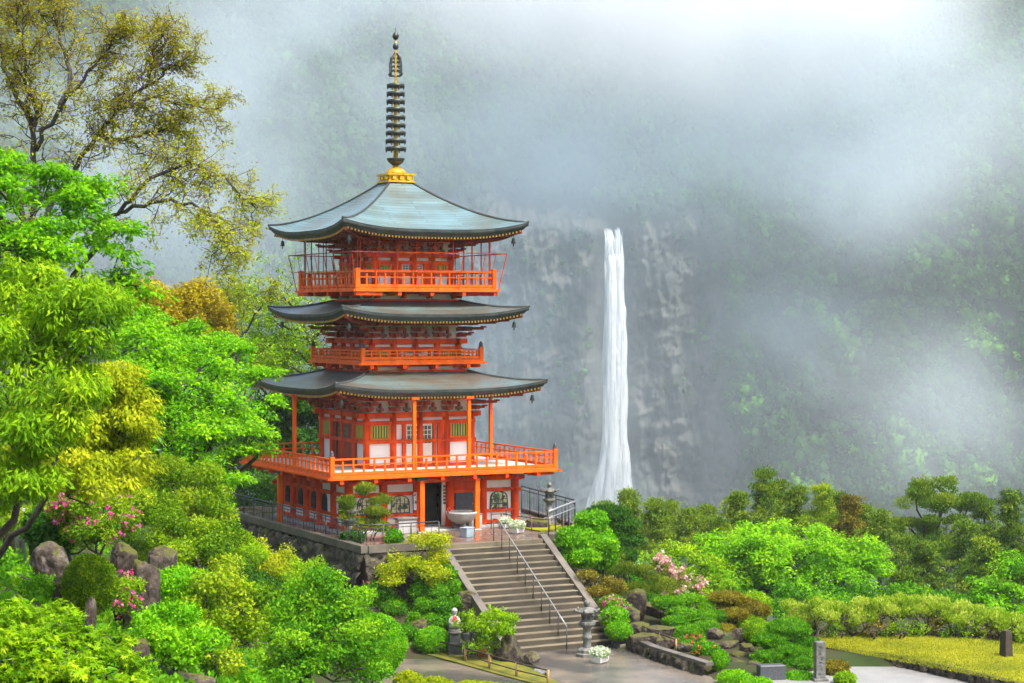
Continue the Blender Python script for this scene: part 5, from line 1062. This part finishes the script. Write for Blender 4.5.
# stone figure with a red bib
def figure():
    b, d = at(454.5, 655, 76.6), 76.6; b[2] = -3.38; T = thing('stone_statue', 'small stone guardian statue with a pale cap and small red bib', 'statue', b, rz=-.35); T.scale = (.86, .86, .86)
    MB().box((0, 0, .30), (.62, .60, .62), bev=.03).box((0, 0, .80), (.46, .46, .42), bev=.03).build('pedestal', M['grave'], T)
    MB().lathe([(.30, 1.0), (.34, 1.08), (.25, 1.12), (.30, 1.17), (.22, 1.22)], n=16).build('lotus_base', M['stone'], T)
    bo = MB().lathe([(.20, 1.2), (.24, 1.3), (.23, 1.5), (.20, 1.66), (.13, 1.78), (.07, 1.82), (.07, 1.85), (.12, 1.90), (.135, 1.98), (.12, 2.07), (.06, 2.13), (.0, 2.14)], n=18)
    for s in (-1, 1): bo.tube([(s*.17, 0, 1.68), (s*.23, -.06, 1.52), (s*.12, -.2, 1.44), (s*.02, -.23, 1.5)], [.06, .06, .05, .04], 8)
    bo.box((0, -.13, 1.98), (.03, .04, .06)); bo.build('body', M['plinth'], T)
    MB().lathe([(.275, 1.26), (.26, 1.45), (.225, 1.66), (.15, 1.78)], n=18).build('cape', M['plinth'], T)
    V = [(x, y, z) for z, ww, y in ((1.80, .07, -.13), (1.68, .11, -.225), (1.58, .10, -.255), (1.52, .05, -.265)) for x in (-ww, ww)]
    V += [(x, y+.02, z) for x, y, z in V]; MB().add(V, [(0, 1, 3, 2), (2, 3, 5, 4), (4, 5, 7, 6), (9, 8, 10, 11), (11, 10, 12, 13), (13, 12, 14, 15), (1, 0, 8, 9), (6, 7, 15, 14)]).build('bib', M['redcloth'], T)
    MB().lathe([(.137, 1.98), (.14, 2.05), (.07, 2.15), (.0, 2.16)], n=14).build('cap', M['plinth'], T)
figure()
for k, (px, h, w_, lb) in enumerate([(466, .95, .26, 'grey granite slab standing next to the statue'), (473.5, 1.05, .28, 'dark granite slab under the bright young tree')]):
    b = at(px, 655, 76.2); b[2] = -3.4; t = thing('memorial_stone', lb, 'memorial stone', b, rz=-.4); MB().box((0, 0, h/2), (w_, .16, h), bev=.03).build('slab', M['grave'], t); MB().box((0, 0, .05), (w_+.14, .3, .14), bev=.02).build('foot', M['stone'], t)
b = at(481, 656, 76); b[2] = -3.38; t = thing('flower_vase', 'round orange-red pot beside the dark granite slab', 'pot', b); MB().lathe([(.10, 0), (.19, .10), (.22, .25), (.18, .38), (.15, .42), (.12, .40)], n=18).build('pot', mat('orange_glaze', (.62, .12, .03), .4), t); MB().lathe([(.06, .36), (.14, .5), (.10, .56)], n=12).build('lid', M['bamboo'], t)
# moss strip behind the bamboo fence
tag(sheet('moss_bed', [g2(400, 640, CZ+.05), g2(402, 648, CZ+.05), g2(438, 657, CZ+.05), g2(488, 671, CZ+.05), g2(548, 687, CZ+.05), g2(566, 686, CZ+.05), g2(530, 668, CZ+.05), g2(500, 656, CZ+.05), g2(440, 640, CZ+.05)], CZ+.05, M['moss']), kind='structure')
# ---- right of the steps -----------------------------------------------------------
tag(sheet('flower_bed', [(3.5, -4.5), (3.7, -7.3), (4.5, -7.3), (5.7, -6.2), (5.5, -4.6)], PZ+.06, M['lawn']), kind='structure')
rock('dark mossy rock in the yellow bed on the terrace', 537, 524, 12, 6, 88.3, 31, 'rock')
clipped('cloud_pruned_tree', 'bright cloud pruned tree at the top right of the steps', [(592, 522, 17, 11, 85), (576, 540, 20, 14, 84.5), (597, 543, 20, 15, 84.8), (582, 556, 18, 11, 84.2), (606, 558, 12, 10, 85)], 'bright', .085, seed=60, trunkbase=(590, 84.8), rough=.17, stem=.09, tmid=.46, group='cloud pruned pines')
clipped('cloud_pruned_tree', 'dark layered pine behind the bright cloud pruned tree', [(608, 513, 22, 7, 91), (620, 524, 20, 6, 91), (612, 538, 18, 6, 90.5), (628, 540, 16, 6, 91), (620, 555, 18, 7, 90)], 'dark', .10, aspect=.3, needle=True, seed=61, trunkbase=(616, 90.6), rough=.16, stem=.10, tmid=.6, group='cloud pruned pines')
tree('spreading_pine', 'low spreading olive pine right of the dark layered pine', 'tree', (640, 88), [(622, 570, 26, 6, 88), (648, 577, 24, 6, 88.4), (660, 586, 18, 5, 88), (630, 590, 20, 6, 87.4), (612, 558, 14, 6, 88)], 'pine', style='up', size=.12, aspect=.26, pad=.42, flat=.4, cover=3.4, seed=62, trunk=.10, tmid=.55)
tree('reddish_shrub', 'reddish brown shrub beside the right parapet of the steps', 'shrub', (600, 82), [(588, 580, 14, 9, 82), (606, 586, 18, 10, 82), (618, 592, 10, 8, 82), (598, 594, 16, 8, 81.6)], 'redbrown', style='round', size=.10, pad=.36, flat=.6, cover=2.4, seed=63, multi=3, trunk=.07)
clipped('azalea', 'azalea with magenta blossoms beside the right parapet', [(612, 604, 12, 8, 80.2), (622, 610, 9, 8, 80)], 'bright', .075, seed=64, limbs=False, blossoms=('pink', 26, .07), rough=.12)
clipped('azalea', 'bright green azalea with pink flowers just below the magenta one', [(615, 617, 14, 10, 79.2)], 'bright', .075, seed=65, limbs=False, blossoms=('palepink', 8, .06), tmid=.52)
clipped('clipped_shrub', 'smooth green dome at the foot of the right parapet', [(619, 631, 13, 9, 78.2)], 'bright', .05, rough=.0, seed=66, limbs=False, tmid=.4)
rock('large dark rock between the azaleas and the pond', 636, 600, 13, 10, 82, 32, 'rock'); rock('brown boulder at the head of the pond', 628, 618, 12, 13, 80, 33, 'rock'); rock('long flat rock over the back of the pond', 660, 607, 20, 6, 83, 34, 'rockpale'); rock('low brown rock at the near edge of the pond', 640, 627, 10, 7, 79, 35, 'rock')
pz = -3.02
tag(sheet('pond', [g2(638, 608, pz), g2(700, 609, pz), g2(704, 622, pz), g2(690, 630, pz), g2(640, 624, pz)], pz, M['pond']), kind='structure')
# low stone garden wall along the courtyard with coping, and a step
def low_wall():
    T = thing('garden_wall', 'low dark stone wall edging the garden right of the courtyard', 'wall', (2.5, -15.4, -3.4))
    pts = [(2.92, -15.75), (2.62, -17.2), (2.3, -19.0), (2.25, -21.0), (2.2, -23.0)]; pcs = [((pts[i+1][0], pts[i+1][1]), pts[i], -2.98, -3.6, .42) for i in range(4)]
    o = multi_stone('face', [(p[1], p[0], *p[2:]) for p in pcs], M['wallrock'], None); o.data.transform(Matrix.Translation((-2.5, 15.4, 3.4))); o.parent = T
    for i in range(4): a, b = pts[i], pts[i+1]; MB().bar((a[0]-2.5+.12, a[1]+15.4, .46), (b[0]-2.5+.12, b[1]+15.4, .46), .34, .12).build('coping', M['kerb'], T)
    MB().box((.10, -.75, .11), (.5, 1.0, .22), bev=.03, rz=-.15).build('step', M['kerb'], T)
low_wall()
for k, (px, py, rx, ry, d, lb) in enumerate([(648, 636, 14, 3.2, 77.2, 'flat stepping slab behind the low wall nearest the steps'), (668, 640, 13, 3.4, 76.6, 'second flat stepping slab along the low wall'), (660, 629, 14, 3.2, 78.4, 'flat slab at the edge of the pond'), (682, 645, 10, 3, 75.8, 'brown flat slab by the red azalea')]): rock(lb, px, py, rx, ry, d, 40+k, 'rockpale', sharp=.7, name='stone_slab')
clipped('cloud_pruned_tree', 'green layered pine over the pond with flat clipped pads', [(668, 603, 15, 6, 81.5), (690, 600, 14, 5.5, 82), (706, 606, 14, 5, 82), (680, 613, 13, 5, 81), (700, 617, 15, 5.5, 80.6), (676, 622, 13, 4.5, 80.2), (706, 628, 15, 5.5, 79.8), (688, 632, 17, 5, 79.4), (716, 616, 12, 5, 81)], 'mid', .075, aspect=.35, needle=True, seed=70, trunkbase=(694, 80.4), rough=.16, stem=.07, tmid=.55, group='cloud pruned pines')
clipped('cloud_pruned_tree', 'rust-tinged layered pine in the middle of the right garden', [(726, 597, 17, 4.5, 82), (718, 606, 12, 5, 82), (744, 604, 15, 5, 82), (758, 610, 12, 5.5, 81.6), (734, 614, 15, 5, 81.2), (722, 630, 13, 5, 80)], 'redbrown', .075, aspect=.35, needle=True, seed=71, trunkbase=(734, 80.8), rough=.16, stem=.08, tmid=.62, group='cloud pruned pines')
clipped('clipped_shrub', 'yellow-green clipped mound right of the rust-tinged pine', [(752, 606, 20, 13, 83.5), (745, 622, 17, 9, 81.5)], 'lime', .075, seed=72, tmid=.35, limbs=False, rough=.12)
clipped('clipped_shrub', 'smooth yellow-green dome left of the large dark layered pine', [(758, 632, 15, 11.5, 77)], 'lime', .048, rough=.0, seed=73, tmid=.36, limbs=False)
clipped('cloud_pruned_tree', 'large dark green layered pine with a smooth round top by the stone post', [(788, 629, 21, 9.5, 74.5), (770, 640, 17, 6, 74), (800, 643, 18, 6, 74.5), (785, 650, 19, 6, 73.8), (808, 654, 14, 6, 74), (768, 657, 16, 6, 73.4), (794, 662, 18, 6, 73.4), (780, 670, 15, 6, 73.2)], 'mid', .07, aspect=.35, needle=True, seed=74, trunkbase=(788, 74), rough=.15, stem=.09, tmid=.42, group='cloud pruned pines')
clipped('clipped_shrub', 'upright green clipped egg above the low wall end', [(720, 661, 9, 11, 72.6)], 'bright', .05, rough=.02, seed=75, limbs=False)
clipped('clipped_shrub', 'wide bright green clipped cushion at the bottom edge by the wall end', [(735, 679, 17, 8, 70.6), (755, 685, 18, 7, 70.2)], 'bright', .06, seed=76, limbs=False, tmid=.6)
clipped('clipped_shrub', 'low green cushion at the foot of the large dark layered pine', [(800, 680, 18, 8, 71.8)], 'bright', .06, seed=77, limbs=False, tmid=.4)
clipped('clipped_shrub', 'small yellow-green ball right of the stone post', [(845, 679, 11, 6.5, 70.8)], 'lime', .06, seed=78, limbs=False, tmid=.35); clipped('clipped_shrub', 'brown and green cushion behind the small ball by the stone post', [(836, 668, 13, 7, 72.6)], 'redbrown', .06, seed=79, limbs=False, tmid=.6)
clipped('azalea', 'dark green azalea cushion topped by one red bloom cluster', [(686, 645, 11, 8, 76.4), (698, 640, 8, 6, 76.6)], 'mid', .06, seed=80, limbs=False, blossoms=('red', 9, .09))
clipped('azalea', 'small green azalea with orange-red flowers above the low wall', [(706, 650, 13, 8, 75)], 'bright', .06, seed=81, limbs=False, blossoms=('orangeblossom', 14, .07))
for k, (px, py, rx, ry, d, lb, m_) in enumerate([(714, 634, 8, 7, 78.4, 'grey boulder left of the dark hollow in the right garden', 'rockpale'), (741, 636, 8, 9, 77.8, 'upright grey boulder left of the smooth yellow-green dome', 'rockpale'), (728, 645, 12, 5, 76.4, 'low purple-grey rock in the middle of the right garden', 'rockpale'), (747, 649, 9, 6, 75.6, 'brown pointed rock below the smooth dome', 'rock'), (738, 655, 10, 5, 74.6, 'grey rock above the wide bright cushion', 'rock'), (735, 664, 10, 6, 73.4, 'dark squared rock next to the upright clipped egg', 'wallrock'), (752, 668, 10, 7, 72.8, 'dark rock left of the grey plinth under the big pine', 'wallrock'), (728, 640, 9, 9, 79.5, 'dark rock at the back of the hollow in the right garden', 'wallrock'), (700, 672, 8, 5, 72.8, 'weathered rock ending the low wall', 'rock')]): rock(lb, px, py, rx, ry, d, 50+k, m_)
b = at(771, 683, 71.6); b[2] = -3.4; t = thing('stone_block', 'smooth grey stone block under the large dark layered pine', 'stone block', b, rz=-.3); MB().box((0, 0, .25), (.95, .5, .62), bev=.03).build('block', M['grave'], t)
# inscribed stone post
b = at(819.5, 684, 71.3); b[2] = -3.4; t = thing('stone_post', 'pale square stone post with carved lettering at the road corner', 'stone post', b, rz=-.32)
MB().box((0, 0, .72), (.34, .34, 1.46), bev=.02).build('shaft', M['stone'], t)
mb = MB(); rg = random.Random(8)
for k in range(8):
    for j in range(4): mb.box((rg.uniform(-.07, .07), -.1725, 1.28-k*.14+rg.uniform(-.04, .04)), (rg.choice((.02, .10, .08)), .006, rg.choice((.015, .05, .018))))
mb.build('inscription', M['grave'], t); MB().box((0, 0, .05), (.52, .52, .16), bev=.02).build('foot', M['stone'], t)
# kerb wall of the lawn
def kerb_wall():
    T = thing('kerb_wall', 'low dark stone kerb between the yellow lawn and the road', 'wall', (*g2(826, 652, LZ), LZ)); o = np.array(T.location)
    pts = [g2(822, 646.5, LZ), g2(880, 652.5, LZ), g2(930, 662.5, LZ), g2(985, 674.5, LZ), g2(1110, 704, LZ)]
    w_ = multi_stone('face', [(pts[i], pts[i+1], LZ-.0, LZ-.55, .36) for i in range(4)], M['wallrock'], None); w_.data.transform(Matrix.Translation(tuple(-o))); w_.parent = T
    for i in range(4): a, c = pts[i], pts[i+1]; MB().bar((a[0]-o[0], a[1]-o[1], -.02), (c[0]-o[0], c[1]-o[1], -.02), .22, .06).build('coping', M['wallrock'], T)
kerb_wall()
hx = [802, 822, 842, 864, 886, 906, 926, 946, 966, 984, 1004, 1022]
words = ['first', 'second', 'third', 'fourth', 'fifth', 'sixth', 'seventh', 'eighth', 'ninth', 'tenth', 'eleventh', 'twelfth']
for i, px in enumerate(hx):
    g = random.Random(i); top = (606, 603, 610, 604, 602, 601, 600, 604, 608, 612, 616, 622)[i]; d = 79.2+g.uniform(-.4, .5)-max(0, i-8)*.5
    tree('azalea_shrub', f'{words[i]} pale-topped azalea from the left in the row behind the lawn', 'shrub', (px, d), [(px-6, top+2, 12, 8, d), (px+8, top+5, 11, 8, d+.3), (px, top+13, 14, 9, d-.3)], 'paleazalea', style='up', size=.12, aspect=.45, pad=.30, flat=.7, cover=2.6, seed=90+i, multi=4, trunk=.10, tmid=.62, tvar=.2, twigs=.9, group='row of azaleas behind the lawn')
    tree('azalea_shrub', f'{words[i]} low brownish azalea from the left at the foot of the pale-topped row', 'shrub', (px+10, d-.5), [(px+10, top+24, 12, 8, d-.5), (px+4, top+30, 10, 6, d-.6)], ('redbrown', 'olive', 'lime')[i % 3], style='round', size=.10, pad=.26, flat=.8, cover=.7, seed=110+i, multi=4, trunk=.09, tmid=.45, twigs=1, group='low azaleas behind the lawn')
clipped('clipped_shrub', 'long low clipped shrub on the lawn at the right edge', [(978, 664, 20, 6.5, 74.6), (995, 664, 20, 6.5, 74.4), (962, 666, 12, 5.5, 74.8)], 'bright', .06, seed=130, limbs=False, tmid=.42); clipped('clipped_shrub', 'small clipped cushion cut by the right edge of the lawn', [(1022, 668, 12, 7, 73.4)], 'bright', .06, seed=131, limbs=False, tmid=.42)
rock('flat brown rock on the lawn left of the long clipped shrub', 947, 666, 13, 3.5, 74.8, 70, 'rock', sharp=.7); rock('small grey rock between the two clipped shrubs on the lawn', 1004, 670, 6, 4, 73.8, 71, 'rockpale')
b = at(1007, 656, 77); b[2] = -3.02; b = np.array([*g2(1008, 655, LZ), LZ]); t = thing('wooden_bollard', 'dark wooden stump standing at the right end of the azalea row', 'post', np.array([*g2(1006, 656, LZ), LZ])); MB().box((0, 0, .45), (.36, .36, .95), bev=.04, taper=.8).build('post', M['darkwood'], t); MB().box((0, 0, .94), (.26, .26, .08), bev=.03).build('top', M['bark'], t)
# ---- trees beyond the garden, falling away to the valley ---------------------------
tree('rhododendron', 'rhododendron in pale pink bloom behind the pond', 'shrub', (676, 90), [(660, 568, 12, 10, 90), (676, 580, 16, 10, 90), (694, 588, 14, 8, 89.6), (680, 596, 18, 7, 89)], 'olive', style='round', size=.12, pad=.4, flat=.7, cover=2.2, seed=140, multi=3, trunk=.09, blossoms=('palepink', 150, .13))
tree('leafy_tree', 'fresh yellow-green tree behind the rhododendron', 'tree', (670, 97), [(650, 556, 24, 10, 97), (678, 552, 26, 11, 98), (704, 562, 22, 12, 97.5), (690, 575, 24, 12, 97), (648, 572, 18, 10, 96.5), (714, 582, 22, 12, 97), (708, 600, 18, 10, 95)], 'lime', style='flat', size=.16, pad=.8, flat=.35, cover=2.4, seed=141, trunk=.2, tmid=.42)
tree('maple_tree', 'wide bright green maple filling the middle right below the conifers', 'tree', (800, 106), [(725, 540, 30, 12, 106), (760, 532, 40, 14, 107), (805, 536, 42, 14, 107), (850, 545, 34, 14, 106), (740, 565, 44, 18, 105), (790, 562, 44, 20, 105.5), (840, 568, 44, 18, 105), (880, 572, 26, 14, 106), (770, 590, 50, 18, 104), (830, 592, 50, 16, 104), (735, 590, 26, 16, 104), (720, 575, 20, 16, 104.5), (790, 548, 60, 16, 104), (760, 552, 40, 14, 104.4), (840, 556, 44, 14, 104.4), (800, 606, 70, 12, 103), (870, 596, 34, 14, 104), (735, 552, 34, 14, 105), (878, 556, 36, 16, 105.5), (815, 578, 60, 14, 104), (770, 575, 50, 16, 104)], 'maple', size=.18, pad=.95, flat=.36, cover=2.6, seed=142, trunk=.3, tmid=.58, tvar=.13, group='green maples beyond the garden', low=-.8, bark='barkgrey')
tree('maple_tree', 'bright green maple cut by the right edge beyond the lawn', 'tree', (1010, 98), [(1012, 566, 26, 12, 98), (990, 582, 22, 12, 98), (1015, 592, 30, 14, 97.5), (985, 602, 28, 12, 97), (1020, 612, 26, 14, 97), (962, 604, 22, 10, 98)], 'maple', size=.18, pad=1.0, flat=.28, cover=2.5, seed=143, trunk=.22, tmid=.46, group='green maples beyond the garden', low=-.8)
def conifer(label, px, ptop, pbot, d, rpx, seed, leaf='conifer', tmid=.45, lean=0., rag=.3, gap=.0, dense=1., name='conifer'):
    tmid = tmid+.14; ptop += 9 if px < 720 else 2
    g = np.random.default_rng(seed); k = d/FPX; b0 = at(px, 400, d); b0[2] = float(ground_z(b0)); top = at(px+lean, ptop, d); T = thing(name, label, 'tree', b0, 'conifers beyond the garden'); f = Foliage(g); mb = MB(); ap = top-b0
    mb.tube([(0, 0, -.2), ap*.5+g.normal(size=3)*[.1, .1, 0], ap*.97], [.26, .17, .03], 7); H = (pbot-ptop)*k; R_ = rpx*k; rpx *= 1.5; R_ = rpx*k*1.1; rag = min(.55, rag*1.2); n = max(6, int(H/.62))
    for i in range(n):
        t = (i+.5)/n; h = ap[2]-H*t+g.uniform(-.12, .12); prof = R_*min(1, (t*1.25)**1.1)*(1-.2*max(0, t-.6))*g.uniform(.6, 1.25)+.12; m = 6+int(5*t)
        for j in range(m):
            if g.uniform() < gap: continue
            a = g.uniform(0, 2*PI); L_ = prof*g.uniform(1-rag*1.6, 1.1); ax = np.array([math.cos(a), math.sin(a), 0]); c0 = ap*(h/ap[2]); e = c0+ax*L_+[0, 0, -.12*L_+g.uniform(-.15, .3)]
            mb.tube([c0, (c0+e)/2+[0, 0, .06], e], [.05, .035, .01], 4, caps=False)
            for s in np.linspace(.3, 1, max(2, int(L_/.5))):
                p = c0+(e-c0)*s+g.normal(size=3)*.12; f.pad(p, np.array([.66, .66, .24])*g.uniform(.6, 1.3), 120*dense, 'up' if g.uniform() < .5 else 'flat', .20, .32, np.clip(tmid+.24*g.normal(), .05, .95), spread=.18)
    mb.build('trunk', M['barkgrey'], T); f.build('crown', L[leaf], T)
conifer('pale green conifer just right of the waterfall foot', 628, 484, 545, 128, 24, 201, tmid=.72, rag=.5); conifer('rounded green conifer second from the waterfall foot', 655, 495, 550, 126, 22, 202, tmid=.62, rag=.5); conifer('dull green conifer third from the waterfall foot', 690, 500, 550, 127, 24, 203, tmid=.55, rag=.5)
conifer('conifer with a thin bare leader rising above its neighbours', 764, 468, 545, 130, 20, 204, tmid=.5, rag=.6); conifer('bushy conifer left of the one with the thin leader', 738, 488, 548, 128, 20, 205, tmid=.6, rag=.5); conifer('dark green conifer right of the one with the thin leader', 795, 486, 545, 132, 22, 206, tmid=.42, rag=.5); conifer('ragged brownish conifer right of the middle', 822, 484, 545, 130, 22, 207, tmid=.5, rag=.7, leaf='olive'); conifer('ragged reddish conifer left of the big open pine', 850, 497, 550, 128, 20, 208, leaf='redbrown', tmid=.4, rag=.6); conifer('low olive conifer at the left of the big open pine', 880, 512, 565, 122, 22, 209, tmid=.5, rag=.5)
conifer('pointed dark conifer below the big open pine', 925, 540, 600, 116, 26, 210, tmid=.3, rag=.4); conifer('dense dark conifer right of the big open pine', 966, 520, 600, 118, 26, 211, tmid=.25, rag=.4); conifer('ragged dark conifer with a bare forked top at the right edge', 1012, 488, 600, 120, 32, 212, tmid=.3, rag=.6); conifer('short dark conifer between the open pine and the right edge', 985, 540, 600, 110, 22, 213, tmid=.28); conifer('low dark green conifer behind the azalea row', 905, 575, 612, 104, 22, 214, tmid=.35); conifer('small conifer behind the maple at the centre', 715, 510, 550, 122, 20, 215, tmid=.55, rag=.5)
for k_, (px_, top_, d_, w_, tm_) in enumerate([(605, 496, 124, 18, .5), (672, 494, 134, 20, .6), (708, 497, 136, 20, .5), (780, 480, 138, 18, .36), (838, 490, 138, 20, .4), (865, 505, 134, 20, .5), (895, 520, 130, 20, .4), (985, 500, 132, 20, .26)]):
    conifer(('hazy round conifer peeping over the cloud pruned tree', 'hazy conifer between the second and third conifers from the waterfall', 'hazy conifer above the small conifer at the centre', 'dark hazy conifer just right of the thin leader', 'hazy conifer behind the brownish and reddish conifers', 'hazy green conifer between the reddish conifer and the open pine', 'hazy conifer left of the foot of the open pine', 'hazy dark conifer between the open pine and the forked top')[k_], px_, top_, 555, d_, w_, 230+k_, tmid=tm_, rag=.5)
tree('open_pine', 'big open pine with flat foliage plates standing above the right trees', 'tree', (938, 125), [(938, 487, 26, 10, 125), (916, 500, 20, 8, 125), (964, 503, 22, 8, 125.5), (940, 504, 24, 9, 124.5), (938, 530, 24, 10, 125), (930, 550, 34, 14, 124.5), (908, 525, 16, 6, 125), (968, 508, 12, 5, 126), (926, 522, 14, 5, 124), (955, 522, 13, 5, 125), (912, 545, 22, 8, 124), (950, 546, 20, 8, 125)], 'conifer', style='up', size=.20, aspect=.34, pad=.7, flat=.5, cover=3.4, seed=150, trunk=.26, bark='barkgrey', tmid=.55)
# grey pipes at the far left
b = at(21, 560, 52); b[2] = float(ground_z(b)); t = thing('metal_pole', 'pair of grey metal poles at the left edge beside the mossy rock', 'pole', b)
for x, h in ((-.10, 4.0), (.08, 4.3)): MB().tube([(x, 0, -.1), (x, 0, h*.0+float(at(21, 512, 52)[2]-b[2])+.1*(x > 0))], .06, 10).build('tube', M['steel'], t)
MB().box((0, -.02, .8), (.34, .05, .06)).build('clamp', M['steel'], t)
